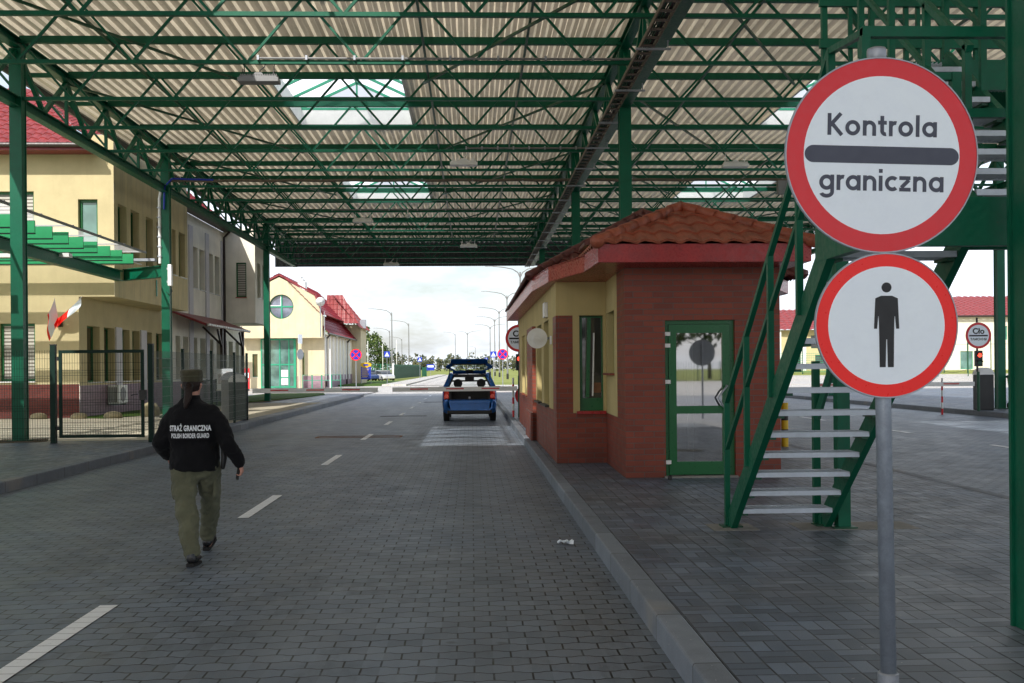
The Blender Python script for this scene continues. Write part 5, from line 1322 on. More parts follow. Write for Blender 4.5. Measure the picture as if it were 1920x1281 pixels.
# recessed side, ground floor
gw = [(33.66,34.8),(35.2,36.2),(36.9,37.8),(38.1,38.9),(39.7,40.4),(40.9,42.0),(43.6,44.3),(44.7,45.5),(46.3,47.0),(47.5,48.4),(49.1,49.9),(50.5,51.4),(51.8,52.6),(53.0,53.9),(54.5,55.3)]
ops = [(a-BY,b-BY,1.25,3.05) for a,b in gw]
facade('side_wall', 'yellow', (BX,BY), (BX,42.6), 1.15, 3.92, ops[:6], .28, pm='pane_olive', fw=.05)
facade('side_wall', 'cream', (BX,42.6), (BX,55.7), 1.15, 3.92, [(a-9.6,b-9.6,c,d) for a,b,c,d in ops[6:]], .28, pm='pane_olive', fw=.05)
facade('plinth', 'brick_pink', (BX+.01,BY), (BX+.01,55.7), 0, 1.15, [])
for a, b in ((36.25,36.85),(38.95,39.6),(45.6,46.2),(48.45,49.0),(51.45,51.75)):
    MB().box(BX+.002,BX+.06,a,b,.9 if a < 42 else 1.0,3.1 if a < 45 else 7.9).build('pilaster', M['cream_light'], cb)
# recessed side, upper floor beyond the bay
uw = [(46.3,47.2),(47.5,48.4),(49.1,50.0),(50.3,51.2)]
ops = [(a-41.4,b-41.4,5.23,7.06) for a,b in uw]
facade('side_wall', 'cream', (BX,41.4), (BX,52.0), 3.92, 8.4, ops, .28, pm='pane_olive', fw=.05)
# first bay, side
bw_ = [(33.36,34.2),(34.6,35.5),(36.2,37.0),(37.4,38.1),(39.3,39.8),(40.2,41.1)]
facade('bay_wall', 'yellow_grimy', (OX,BY), (OX,41.4), 3.92, 8.95, [(a-BY,b-BY,5.18,6.88) for a,b in bw_], .28, pm='pane', fw=.05)
wall(MB(), (OX,41.4), (BX,41.4), 3.92, 8.95).build('bay_wall', M['cream'], cb)
MB().box(BX-3,OX,BY,41.4,8.93,8.97).build('bay_roof', M['greymetal'], cb)
# second bay
B2 = -10.85
facade('bay_wall', 'cream', (BX,52), (B2,52), 3.92, 8.6, [(.62,1.12,5.2,6.9)], .16, each={0:'blind'}, sill='redpaint')
facade('bay_wall', 'cream', (B2,52), (B2,55.5), 3.92, 8.6, [(.5,1.3,5.2,6.95),(1.8,2.6,5.2,6.95)], .25, pm='pane_olive')
MB().quad((BX,52,3.92),(B2,52,3.92),(B2,55.5,3.92),(BX,55.5,3.92)).build('bay_soffit', M['cream'], cb)
wall(MB(), (B2,55.5),(BX,55.5), 3.92, 8.6).build('end_wall', M['cream'], cb); wall(MB(), (BX,55.7),(-24,55.7), 0, 8.6).build('end_wall', M['cream'], cb)
MB().box(BX+.02,BX+.1,55.6,55.7,0,3.9).build('corner_trim', M['white'], cb)
# roofs, gutters and downpipes
m = MB(); tiled(m, (-24.2,32.35,8.52),(-11.75,32.35,8.52),(-15.2,36.6,11.3),(-24.2,36.6,11.3), .3,.38,.03,.035); tiled(m, (-11.75,32.35,8.55),(-11.75,41.5,8.55),(-15.2,41.5,11.3),(-15.2,36.6,11.3), .3,.38,.03,.035); m.build('roof', M['tile_pink'], cb)
m = MB(); m.box(-24.2,-11.72,32.3,32.36,8.34,8.52); m.box(-24.2,-11.75,32.36,32.99,8.34,8.38); m.box(-11.75,-11.7,32.3,33,8.34,8.52); m.build('fascia', M['tile_red'], cb)
def gutter(pts, par, r=.07): 
    m = MB(); m.tube(pts, r, 10); return m.build('gutter', M['brown'], par)
gutter([(-24,32.22,8.5),(-11.68,32.22,8.48)], cb); 
m = MB(); tiled(m, (-11.95,41.4,8.62),(-11.95,52.4,8.62),(-15.5,52.4,11.4),(-15.5,41.4,11.4), .3,.38,.03,.035); tiled(m, (-10.5,51.6,8.75),(-10.5,55.9,8.75),(-14.5,55.9,11.5),(-14.5,51.6,11.5), .3,.38,.03,.035); m.build('roof', M['tile_red'], cb)
m = MB(); m.box(-12.38,-11.95,41.42,52,8.4,8.6); m.build('eave_soffit', M['brown'], cb)
gutter([(-11.85,41.4,8.62),(-11.85,52.2,8.62)], cb)
MB().tube([(-11.85,51.6,8.6),(-12.0,51.6,8.35),(-12.28,51.7,8.1),(-12.28,51.7,.2)],.06,8).build('downpipe', M['brown'], cb)
MB().box(-12.1,-11.9,51.5,51.9,6.7,8.5).build('vent_panel', M['cladding'], cb) if False else None
# house number 1
text_mesh('1', .78, M['teal'], 'house_number', cb, (OX+.02,37.3,4.24), rot=(R(90),0,R(90)), bold=.02, ext=.01)
# red lean-to awning with timber posts
m = MB(); m.add([(BX+.02,43.0,4.05),(BX+.02,51.2,4.05),(-10.95,51.2,3.50),(-10.95,43.0,3.50),(BX+.02,43.0,3.97),(BX+.02,51.2,3.97),(-10.95,51.2,3.40),(-10.95,43.0,3.40)],[(0,1,2,3),(7,6,5,4),(0,3,7,4),(1,5,6,2),(3,2,6,7)]); aw = m.build('awning', M['tile_red'], cb)
m = MB(); [m.box(-11.0,-10.86,43.0+k*.4,43.3+k*.4,3.42,3.5) for k in range(20)]; m.build('awning_edge', M['white'], aw)
m = MB(); m.box(-11.15,-11.03,-.06,.06,.15,3.42); m.bar((-11.09,0,2.6),(-11.09,-.7,3.35),.08,.08); m.bar((-11.09,0,2.7),(-11.9,0,3.5),.08,.08)
repeat('awning_post', m, M['brown'], aw, [(0,46.0,0),(0,50.2,0)])
# air conditioner under the windows
t = thing('air_conditioner', 'white wall air conditioner unit below the ground floor windows', 'air conditioner', (BX+.21,35.9,.5))
MB().box(.02,.38,-.5,.45,0,.62).build('case', M['white'], t, bevel=.02)
m = MB(); [m.box(.06+i*.06,.10+i*.06,-.512,-.5,.06,.56) for i in range(5)]; m.build('side_grille', M['greymetal'], t)
MB().tube([(.38,-.05,.31),(.395,-.05,.31)],.25,24).build('fan_guard', M['greymetal'], t)
MB().box(0,.38,-.4,-.36,-.05,0).box(0,.38,.3,.34,-.05,0).build('bracket', M['galv'], t)
# flags
for k, (dx, top, lb, rot) in enumerate(((-.95,1.55,'white and red flag hanging left of the bracket, nearly vertical',-1),(.62,1.5,'white and red flag blowing out to the right of the bracket',1))):
    t = thing('flag', lb, 'flag', (-12.78,BY-.12,3.10), group='pair of white and red flags on the wall')
    # pole leaning outwards and to the side
    tip = Vector((.12 if k == 0 else .94, -.62, .72 if k == 0 else .76))
    MB().tube([(0,0,0),tip],.012,8).build('pole', M['white'], t)
    m = MB(); n_ = 14
    if k == 0:   # hangs down from pole
        A0, A1 = Vector((.04,-.1,.04)), Vector((.12,-.6,.68)); dn = Vector((-.32,.02,-.60))
    else:
        A0, A1 = Vector((.0,-.1,.12)), Vector((.92,-.6,.70)); dn = Vector((-.06,.02,-.30))
    for i in range(n_+1):
        for q in range(n_+1):
            s_, v = i/n_, q/n_; p = A0.lerp(A1, s_)+dn*v*(1-.25*s_)
            p += Vector((.012*math.sin(6*s_+3*v), .05*math.sin(7*s_+2*v)*v, .008*math.sin(6*v))); m.v.append(tuple(p))
    for i in range(n_):
        for q in range(n_):
            m.f.append((i*(n_+1)+q,(i+1)*(n_+1)+q,(i+1)*(n_+1)+q+1,i*(n_+1)+q+1))
            m.mi.append(1 if ((q > n_*.80 or (i < n_*.2 and q < n_*.4)) if k == 0 else i < n_*.48) else 0)
    m.build('cloth', [M['signwhite'], M['signred']], t, smooth=True)
t = thing('flag_bracket', 'small dark bracket on the yellow wall holding the two flags', 'bracket', (-12.78,BY-.06,3.06))
MB().box(-.08,.08,-.06,.06,-.08,.1).build('plate', M['brown'], t)
# boulders by the plinth
for k, (x, y, r_, lb) in enumerate(((-13.25,32.5,.17,'leftmost yellowish boulder by the brick plinth'),(-12.0,32.4,.17,'middle yellowish boulder by the corner of the plinth'),(-11.0,32.5,.19,'rounded boulder on the grass below the air conditioner'),(-10.15,33.4,.2,'taller pale boulder on the grass behind the gate post'))):
    m = MB(); q = random.Random(k)
    m.rings([[(r_*1.5*w*math.cos(a)*(1+q.uniform(-.12,.12)), r_*w*math.sin(a)*(1+q.uniform(-.1,.1)), r_*z_*(1.0+(1.1 if k == 3 else 0))) for a in [2*math.pi*i/12 for i in range(12)]] for w, z_ in ((.9,-.1),(1,.3),(.9,.7),(.6,.98),(.2,1.1))])
    tag(m.build('boulder', M['stone'], loc=(x,y,KZ), smooth=True), lb, 'boulder', 'boulders in front of the building')
# notice board on legs behind the guard, and a dark bin cabinet behind the fence
t = thing('notice_board', 'white notice board on a post behind the mesh fence', 'notice board', (-9.0,38.5,KZ))
MB().box(-.3,.3,-.02,.02,.75,1.5).build('board', M['signwhite'], t); MB().box(-.03,.03,.02,.06,0,1.5).box(-.32,.32,.021,.05,.7,.75).build('post', M['white'], t)
MB().box(-.24,-.05,-.025,-.02,.95,1.3).box(.03,.24,-.025,-.02,1.0,1.4).build('notice', M['cream_light'], t)
t = thing('barrier_housing', 'grey domed barrier housing standing behind the mesh fence', 'barrier housing', (-7.05,31.0,KZ))
MB().box(-.27,.27,-.2,.2,0,1.15).build('case', M['greymetal'], t, bevel=.02)
MB().prism_xz([(.29*math.cos(R(a)),1.15+.24*math.sin(R(a))) for a in range(0,181,15)],-.21,.21).build('cover', M['galv'], t)
t = thing('steel_railing', 'dark green railing beside the entrance under the awning', 'railing', (-10.4,40.0,KZ))
MB().bar((0,0,1.05),(0,6,1.05),.05,.05).bar((0,0,.2),(0,6,.2),.04,.04).build('rail', M['green_dark'], t)
repeat('baluster', MB().bar((0,0,.2),(0,0,1.05),.02,.02), M['green_dark'], t, [(0,.15*k,0) for k in range(41)])
repeat('post', MB().box(-.04,.04,-.04,.04,0,1.1), M['green_dark'], t, [(0,y,0) for y in (0,3,6)])
# ---------------------------------------------------------------- gabled building further along
gb = thing('gabled_building', 'pale yellow gabled building with a round window and green glass entrance', 'building', (.36,0,0))
GYY = 92.0; gx0, gx1, gxa = -20.4, -13.25, -16.9
# upper gable wall with a round opening
def poly_with_hole(outer, c, r, y, n=40):
    pts = []; N = n
    def ray(a):
        d = (math.cos(a), math.sin(a)); best = 1e9
        for (x1,z1),(x2,z2) in zip(outer, outer[1:]+outer[:1]):
            ex, ez = x2-x1, z2-z1; den = d[0]*ez-d[1]*ex
            if abs(den) < 1e-9: continue
            t = ((x1-c[0])*ez-(z1-c[1])*ex)/den; u = ((x1-c[0])*d[1]-(z1-c[1])*d[0])/den
            if t > 0 and -1e-6 <= u <= 1+1e-6: best = min(best, t)
        return (c[0]+d[0]*best, c[1]+d[1]*best)
    angs = sorted([2*math.pi*k/N for k in range(N)]+[math.atan2(z-c[1], x-c[0])%(2*math.pi) for x,z in outer])
    m = MB(); L = len(angs)
    m.v = [(c[0]+r*math.cos(a), y, c[1]+r*math.sin(a)) for a in angs]+[(ray(a)[0], y, ray(a)[1]) for a in angs]+[(c[0]+r*math.cos(a), y+.3, c[1]+r*math.sin(a)) for a in angs]
    m.f = [(i,(i+1)%L,L+(i+1)%L,L+i) for i in range(L)]+[(i,2*L+i,2*L+(i+1)%L,(i+1)%L) for i in range(L)]; m.mi = [0]*len(m.f); return m
outer = [(gx0,4.35),(gx1,4.35),(gx1,6.3),(-13.9,8.0),(gxa,9.6),(gx0,7.9)]
poly_with_hole(outer, (-16.75,7.05), 1.05, GYY-1.2).build('gable_wall', M['yellow_pale'], gb)
MB().quad((gx0,GYY-1.2,4.35),(gx1,GYY-1.2,4.35),(gx1,GYY,4.35),(gx0,GYY,4.35)).build('overhang_soffit', M['yellow_pale'], gb)
MB().quad((gx1,GYY-1.2,4.35),(gx1,GYY,4.35),(gx1,GYY,6.3),(gx1,GYY-1.2,6.3)).build('gable_wall', M['yellow_pale'], gb)
rw = MB().disc_y(-16.75,GYY-.98,7.05,1.05,GYY-.9,40,.97).build('round_window', M['winframe'], gb)
MB().box(-17.8,-15.7,GYY-.98,GYY-.92,7.0,7.12).box(-16.81,-16.69,GYY-.985,GYY-.915,6.0,8.1).build('glazing_cross', M['teal'], rw)
MB().box(-17.72,-16.81,GYY-1.0,GYY-.93,7.12,7.18).box(-16.85,-16.80,GYY-1.0,GYY-.93,7.18,8.0).build('opened_sash', M['white'], rw)
MB().disc_y(-16.75,GYY-.90,7.05,1.0,GYY-.88,40).build('pane', M['pane_blue'], rw)
# ground floor
facade('front_wall', 'yellow_pale', (gx0,GYY), (gx1,GYY), 0, 4.35, [(.9,1.35,1.0,3.0),(5.0,5.4,1.1,3.1),(4.0,4.3,.9,3.0)], .2, parent=gb, pm='pane_olive')
MB().box(-15.6,-13.28,GYY-.05,GYY-.004,.0,1.05).build('plinth', M['brick_pink'], gb)
MB().cyl(-15.2,GYY-.9,0,4.35,.18,16).build('column', M['yellow_pale'], gb); MB().box(gx0-.8,gx0+.0,GYY-3,GYY-2.6,3.5,4.6).box(gx0-.2,gx0+.25,GYY-2.9,GYY-2.6,0,3.5).build('portico', M['yellow_pale'], gb)
e = MB(); ex = (-18.6,-17.9,-17.3,-15.4-.55,-15.75)
for x in (-18.7,-17.95,-17.1,-16.3,-15.85,-15.75): e.box(x-.05,x+.05,GYY-.16,GYY-.06,0,4.3)
for z in (.05,2.0,4.2): e.box(-18.65,-15.8,GYY-.14,GYY-.08,z,z+.12)
e.box(-17.05,-16.35,GYY-.14,GYY-.08,.9,.98)
en = e.build('entrance_glazing', M['teal'], gb); MB().quad((-18.65,GYY-.1,0),(-15.8,GYY-.1,0),(-15.8,GYY-.1,4.2),(-18.65,GYY-.1,4.2)).build('pane', M['pane_teal'], en)
MB().box(-17.0,-16.4,GYY-.11,GYY-.102,.3,1.6).build('door_poster', M['cream_light'], en)
# side facing the road
sw = [(k*2.5+.8,k*2.5+1.3,1.2,3.1) for k in range(8)]
facade('side_wall', 'white_wall', (gx1,GYY), (gx1,113), 1.1, 4.7, sw, .2, parent=gb, pm='pane')
facade('plinth', 'brick_pink', (gx1+.01,GYY), (gx1+.01,113), 0, 1.1, [], parent=gb)
repeat('pilaster', MB().box(gx1,gx1+.12,GYY+.3,GYY+.7,.6,4.6), M['white'], gb, [(0,k*2.5,0) for k in range(8)])
wall(MB(), (gx1,113), (gx0,113), 0, 5).build('side_wall', M['white_wall'], gb)
m = MB(); tiled(m, (gx1+.45,GYY-1.0,4.75),(gx1+.45,113.4,4.75),(-14.3,113.4,6.6),(-14.3,GYY-1.0,6.6), .45,.5,.04,.05); m.build('lower_roof', M['tile_red'], gb)
m = MB(); tiled(m, (-13.55,GYY-1.35,6.5),(-13.55,113,6.5),(-16.9,113,9.9),(-16.9,GYY-1.35,9.9), .45,.5,.04,.05); tiled(m, (-20.9,113,7.6),(-20.9,GYY-1.35,7.6),(-16.9,GYY-1.35,9.9),(-16.9,113,9.9), .45,.5,.04,.05); m.build('roof', M['tile_red'], gb)
m = MB(); m.bar((-13.15,GYY-1.25,6.3),(-13.85,GYY-1.25,8.1),.14,.14,(0,1,0)); m.bar((-13.85,GYY-1.25,8.1),(-16.9,GYY-1.25,9.8),.14,.14,(0,1,0)); m.bar((-16.9,GYY-1.25,9.8),(gx0-.3,GYY-1.25,7.9),.14,.14,(0,1,0)); m.build('verge', M['tile_red'], gb)
m = MB(); [m.box(-15.6-k*.5+.1,-15.2-k*.5,94+k*2,95.2+k*2,8.7+k*.35,9.5+k*.4) for k in range(3)]; m.build('roof_window', M['white'], gb)
# far wing with its own steep roof
m = MB(); m.box(-14.6,-12.3,113.02,119,0,6.4); m.build('wing_wall', M['yellow_pale'], gb)
m = MB(); tiled(m, (-11.95,108.0,5.9),(-11.95,119.3,5.9),(-14.6,119.3,9.2),(-14.6,108,9.2), .45,.5,.04,.05); tiled(m, (-15.3,107.9,6.3),(-11.95,107.9,6.3),(-13.7,109,9.3),(-15.3,109,9.3), .45,.5,.04,.05); m.build('wing_roof', M['tile_pink'], gb)
m = MB(); m.box(-12.3,-11.7,112.4,113,6.0,6.9); m.build('wall_box', M['galv'], gb)
gutter([(gx1+.5,GYY-1,4.72),(gx1+.5,113.3,4.72)], gb, .09)
repeat('downpipe', MB().tube([(gx1+.5,GYY+.5,4.7),(gx1+.1,GYY+.6,4.3),(gx1+.1,GYY+.6,.1)],.09,8), M['brown'], gb, [(0,0,0),(0,15,0)])
# satellite dish
t = thing('satellite_dish', 'white satellite dish on a mast beside the gable roof', 'satellite dish', (-12.95,90.2,0))
MB().tube([(0,0,4.4),(0,0,7.1)],.05,8).tube([(.35,0,4.4),(.35,0,6.6)],.03,6).build('mast', M['galv'], t)
MB().rings([[(.05+r_*math.cos(a), -.3-d_, 7.4+r_*math.sin(a)) for a in [2*math.pi*k/20 for k in range(20)]] for r_, d_ in ((.40,.0),(.28,-.05),(.1,-.08))],).build('dish', M['white'], t, smooth=True)
MB().tube([(.05,-.3,7.3),(.1,-.9,7.3)],.03,6).build('feed_arm', M['black'], t)
# red notice stand
t = thing('notice_stand', 'red stand with a white panel by the gabled building entrance', 'notice stand', (-17.7,82,0))
MB().box(-.42,.42,-.06,.06,.15,1.75).build('board', M['signred_dull'], t); MB().box(-.36,.36,-.068,-.06,1.0,1.4).build('panel', M['signwhite'], t)
MB().box(-.36,-.30,-.2,.2,0,.15).box(.30,.36,-.2,.2,0,.15).build('foot', M['black'], t)
m = MB(); [m.box(-.3,.3-.05*(k%3),-.067,-.0605,.4+k*.13,.45+k*.13) for k in range(4)]; m.build('lettering', M['signwhite'], t)
# trolley railings
t = thing('bike_rack', 'green tubular trolley railings beside the gabled building', 'railing', (-12.6,88,0))
m = MB()
for k in range(4):
    x = -1.5+k*.8
    m.tube([(x,-.3,0),(x,-.3,1.15),(x+.75,-.3,1.15),(x+.75,-.3,0)],.03,6); m.tube([(x,-.3,.7),(x+.75,-.3,.7)],.025,6)
m.build('tube_frame', M['teal'], t)
# road signs in the distance
def post_sign(kind, x, y, z, label, group, rz=0, w=.6):
    t = thing('road_sign', label, 'road sign', (x,y,0), rz, group)
    MB().cyl(0,0,0,z+.35,.03,8).build('pole', M['galv'], t)
    if kind == 'nostop':
        pl = MB().disc_y(0,-.05,z,.4,-.035,40).build('sign_plate', M['signblue'], t); MB().disc_y(0,-.06,z,.4,-.05,40,.335).build('red_ring', M['signred'], pl)
        MB().bar((-.25,-.056,z-.25),(.25,-.056,z+.25),.008,.075,(-1,0,1)).bar((-.25,-.058,z+.25),(.25,-.058,z-.25),.008,.075,(1,0,1)).build('red_cross', M['signred'], pl)
    elif kind == 'ped':
        pl = MB().box(-w/2,w/2,-.05,-.035,z-w/2,z+w/2).build('sign_plate', M['signblue'], t)
        MB().prism_xz([(-w*.38,z-w*.34),(w*.38,z-w*.34),(0,z+w*.40)],-.055,-.05).build('white_triangle', M['signwhite'], pl)
        m = MB(); m.disc_y(0,-.06,z+w*.13,w*.05,-.055,12); m.bar((0,-.058,z+w*.08),(0,-.058,z-w*.10),.008,w*.09); m.bar((0,-.058,z-w*.08),(-w*.1,-.058,z-w*.28),.008,w*.05,(1,0,0)); m.bar((0,-.058,z-w*.08),(w*.1,-.058,z-w*.28),.008,w*.05,(1,0,0)); m.build('figure', M['signblack'], pl)
    elif kind == 'back':
        MB().disc_y(0,-.05,z,.4,-.035,32).build('sign_plate', M['galv'], t); MB().box(-.25,.25,-.05,-.035,z+.8,z+1.5).build('sub_plate', M['signwhite'], t)
    elif kind == 'blue':
        MB().box(-w/2,w/2,-.05,-.035,z-w*.4,z+w*.4).build('sign_plate', M['signblue'], t); MB().box(-w*.4,w*.4,-.056,-.05,z,z+w*.25).build('white_panel', M['signwhite'], t)
    return t
post_sign('nostop', -8.05, 73, 2.6, 'round blue no stopping sign with red cross on the left side', 'no stopping signs')
post_sign('nostop', 2.35, 80, 2.65, 'round blue no stopping sign with red cross right of the car', 'no stopping signs')
post_sign('ped', -8.65, 107, 3.1, 'blue pedestrian crossing sign left of the green fence', 'pedestrian crossing signs')
post_sign('ped', 2.2, 107, 3.0, 'blue pedestrian crossing sign right of the car beside the round sign', 'pedestrian crossing signs')
post_sign('ped', -7.3, 147, 2.9, 'small far blue pedestrian crossing sign at the end of the green fence', 'pedestrian crossing signs')
post_sign('ped', 2.6, 190, 3.2, 'tiny farthest blue pedestrian crossing sign behind the raised tailgate', 'pedestrian crossing signs')
post_sign('blue', -8.7, 220, 1.9, 'low blue information sign in the far field', 'blue information signs', 0, 1.6)
t = post_sign('back', -12.9, 79, 2.75, 'round sign seen edge-on with a white plate above it before the gabled building', None, R(62))
t = thing('sign_post', 'plain white post standing on the pavement left of the round no stopping sign', 'post', (-9.7,72,0)); MB().cyl(0,0,0,3.0,.045,10).build('pole', M['white'], t)
# information board with yellow top
t = thing('information_board', 'blue slatted information board with a yellow oval top', 'sign board', (-11.1,110,0))
m = MB(); [m.box(-.52,.52,-.04,0,.55+k*.22,.74+k*.22) for k in range(6)]; bd = m.build('board', M['signblue'], t)
m = MB(); [m.box(-.42,.3-.1*(k%2),-.046,-.04,.62+k*.22,.68+k*.22) for k in range(1,6)]; m.build('lettering', M['yellowp'], bd)
MB().prism_xz([(.58*math.cos(R(a)),2.0+.2*math.sin(R(a))+(.1 if 0<a<180 else 0)) for a in range(0,360,15)],-.05,0).build('header', M['yellowp'], t)
MB().prism_xz([(.3*math.cos(R(a)),2.05+.1*math.sin(R(a))) for a in range(0,360,20)],-.056,-.05).build('emblem', M['signblue'], t)
m = MB(); [m.cyl(x,.03,0,1.9,.035,8) for x in (-.5,.5)]; m.build('post', M['galv'], t)
# street lamps
def street_lamp(x, y, h, arms, label, group):
    t = thing('street_lamp', label, 'street lamp', (x,y,0), group=group)
    MB().tube([(0,0,0),(0,0,h*.45),(0,0,h)], [.13,.11,.08], 8).build('pole', M['greymetal'], t); MB().cyl(0,0,0,.8,.17,8).build('base', M['darkmetal'], t)
    for s_ in arms:
        MB().tube([(0,0,h-.6),(s_*.25,0,h-.05),(s_*.8,0,h+.30),(s_*1.8,0,h+.5),(s_*3.0,0,h+.62)], [.08,.07,.06,.055,.05], 6).build('arm', M['greymetal'], t)
        MB().box(min(s_*2.9,s_*3.7),max(s_*2.9,s_*3.7),-.12,.12,h+.58,h+.68).build('lamp_head', M['galv'], t)
    return t
for (x,y,h,ar,lb) in ((5.2,111,11.8,(-1,1),'nearest double-armed street lamp, rising behind the booth roof'),(5.1,150,12.0,(-1,1),'second double-armed street lamp right of the car'),(4.95,188,11.9,(-1,1),'third double-armed street lamp right of the car'),(4.7,214,11.6,(-1,1),'fourth double-armed street lamp right of the car'),(4.4,250,11.5,(-1,1),'fifth double-armed street lamp right of the car'),(-1.2,290,11.4,(-1,1),'far double-armed street lamp above the raised tailgate')):
    street_lamp(x,y,h,ar,lb,'double-armed street lamps')
for (x,y,h,lb) in ((-12.7,167,10.6,'tallest single-armed street lamp, by the near end of the green fence'),(-12.6,210,10.7,'second single-armed street lamp above the green fence'),(-19,243,10.5,'single-armed street lamp left of the tallest, above the parked cars'),(-20,300,10.2,'faintest single-armed street lamp above the green fence'),(-5.2,330,12.5,'single-armed street lamp left of the far double-armed lamp'),(1.8,520,12,'tiny single-armed street lamp right of the raised tailgate')):
    street_lamp(x,y,h,(-1,),lb,'single-armed street lamps')
for k, (x, y, h, lb) in enumerate(((-21.5,190,6.5,'left thin white mast behind the parked cars'),(-19.8,200,7,'middle thin white mast behind the parked cars'),(-17.4,205,6.5,'right thin white mast behind the parked cars'),(-16.5,230,8,'thin white mast left of the pedestrian sign'))):
    t = thing('flag_pole', lb, 'mast', (x,y,0), group='thin masts behind the parked cars'); MB().cyl(0,0,0,h,.06,6).build('pole', M['white'], t)
# green sheet fence
t = thing('sheet_fence', 'solid green corrugated sheet fence beside the far pavement', 'fence', (0,0,0))
m = MB(); a, b = Vector((-11.8,158)), Vector((-10.1,205)); n_ = 90
for k in range(n_):
    p, q = a.lerp(b,k/n_), a.lerp(b,(k+1)/n_); o_ = .08 if k % 2 else 0; m.box(min(p.x,q.x)+o_-.02,max(p.x,q.x)+o_+.02,p.y,q.y,.1,2.3)
m.build('sheet', M['green2'], t); MB().box(-11.95,-11.75,157.7,157.95,0,2.45).build('post', M['white'], t)
MB().box(-9.9,-9.75,207,207.2,0,2).box(-9.1,-8.95,207,207.2,0,2).box(-9.75,-9.1,207.05,207.15,.1,1.9).build('gate', M['green2'], t)
# parked cars
def small_car(x, y, rz, mat, label):
    t = thing('parked_car', label, 'car', (x,y,0), rz, 'cars parked beside the green fence')
    def sec(yy, hw, zb, zt): return [(-hw,yy,zb),(-hw*1.02,yy,(zb+zt)/2),(-hw*.94,yy,zt),(hw*.94,yy,zt),(hw*1.02,yy,(zb+zt)/2),(hw,yy,zb)]
    MB().rings([sec(*s_) for s_ in ((0,.72,.35,.6),(.08,.84,.28,.85),(1.0,.86,.24,.92),(3.0,.86,.24,.92),(3.9,.82,.26,.76),(4.15,.7,.34,.6))]).build('body', M[mat], t, auto=40)
    MB().rings([sec(*s_) for s_ in ((.15,.76,.86,.9),(.7,.70,.88,1.38),(2.1,.70,.88,1.42),(3.1,.76,.88,.92))]).build('cabin', M['pane'], t, auto=40)
    MB().rings([sec(*s_) for s_ in ((.65,.62,1.36,1.41),(2.15,.62,1.40,1.46))]).build('roof', M[mat], t)
    for wx in (-.8,.8):
        for wy in (.75,3.35):
            w = MB().tube([(wx-.1,wy,.31),(wx+.1,wy,.31)],.31,16).build('wheel', M['rubber'], t); MB().tube([(wx-.11,wy,.31),(wx+.11,wy,.31)],.17,10).build('rim', M['galv'], w)
    for s_ in (-1,1): MB().box(s_*.66-.14,s_*.66+.14,-.01,.09,.62,.78).build('tail_light', M['lampred'], t)
for a in ((-12.9,146,R(205),'carwhite','white car parked nearest the green fence post'),(-14.9,147,R(205),'carnavy','dark blue car second from the green fence'),(-16.9,148,R(205),'carsilver','silver car third from the green fence'),(-18.8,143,R(208),'carwhite','white car behind the information board'),(-20.4,135,R(200),'carwhite','white car seen between the round sign and the building'),(-14.2,158,R(205),'carsilver','silver car in the second row behind the nearest white one'),(-17.5,160,R(205),'carwhite','white car in the second row behind the silver one')):
    small_car(*a)
t = thing('mesh_fence', 'far green mesh fence behind the parked cars', 'fence', (0,0,0), group='far mesh fences')
repeat('post', MB().bar((0,172,0),(0,172,2.4),.05,.05), M['teal'], t, [(-45+k*1.2,0,0) for k in range(27)])
m = MB(); [m.bar((-45,172,.3+k*.3),(-13,172,.3+k*.3),.02,.03) for k in range(8)]; m.build('panel', M['teal'], t)

# ---------------------------------------------------------------- buildings on the right
rb_ = thing('warehouse_building', 'white two storey building with a red hipped roof far right', 'building', (-1,0,0))
facade('front_wall', 'white_wall', (55.5,120), (92,120), .9, 7.2, [(7.2,8.1,4.4,6.0),(2.5,4.0,1.0,3.1)], .15, parent=rb_, pm='pane_teal', sill=None, fm='teal')
MB().box(63.7,66,119.9,119.99,4.4,6.0).build('pink_panel', M['tile_pink'], rb_); MB().box(65.9,67.2,119.88,119.98,3.1,4.2).build('pink_panel', M['tile_pink'], rb_)
wall(MB(), (55.5,140),(55.5,120), .9, 7.2).build('side_wall', M['yellow_pale'], rb_)
m = MB(); tiled(m, (54.9,119.5,7.2),(93,119.5,7.2),(93,131,10.2),(63,131,10.2), .8,.8,.05,.05); tiled(m, (54.9,141,7.2),(54.9,119.5,7.2),(63,131,10.2),(63,135,10.2), .8,.8,.05,.05); m.build('roof', M['tile_pink'], rb_)
gutter([(54.9,119.4,7.15),(93,119.4,7.15)], rb_, .12)
yb_ = thing('yellow_building', 'low yellow building with white pillars and red roof behind the staircase', 'building', (0,0,0))
facade('front_wall', 'yellow', (30,128), (46,128), .9, 6.0, [(9.2,11.0,3.7,5.3),(12,14,3.7,5.3),(9.6,11.4,1.2,2.9),(12.5,14.5,1.2,2.9)], .2, parent=yb_, sill=None)
repeat('pillar', MB().box(0,.6,127.4,127.9,.9,6.0), M['white'], yb_, [(x,0,0) for x in (37.5,40.6,44.5)])
m = MB(); tiled(m, (29,127,6.0),(47,127,6.0),(47,134,8.8),(32,134,8.8), .8,.8,.05,.05); m.build('roof', M['tile_pink'], yb_)
MB().box(36.2,37.8,130,131.4,7.2,9.0).build('chimney', M['white'], yb_); MB().box(36.0,38.0,129.8,131.6,9.0,9.2).build('chimney_cap', M['tile_red'], yb_)
t = thing('mesh_fence', 'tall green mesh fence on the bank before the right hand buildings', 'fence', (0,0,0), group='far mesh fences')
repeat('post', MB().bar((0,112,.6),(0,112,4.4),.08,.08), M['green2'], t, [(28+k*2.6,0,0) for k in range(17)])
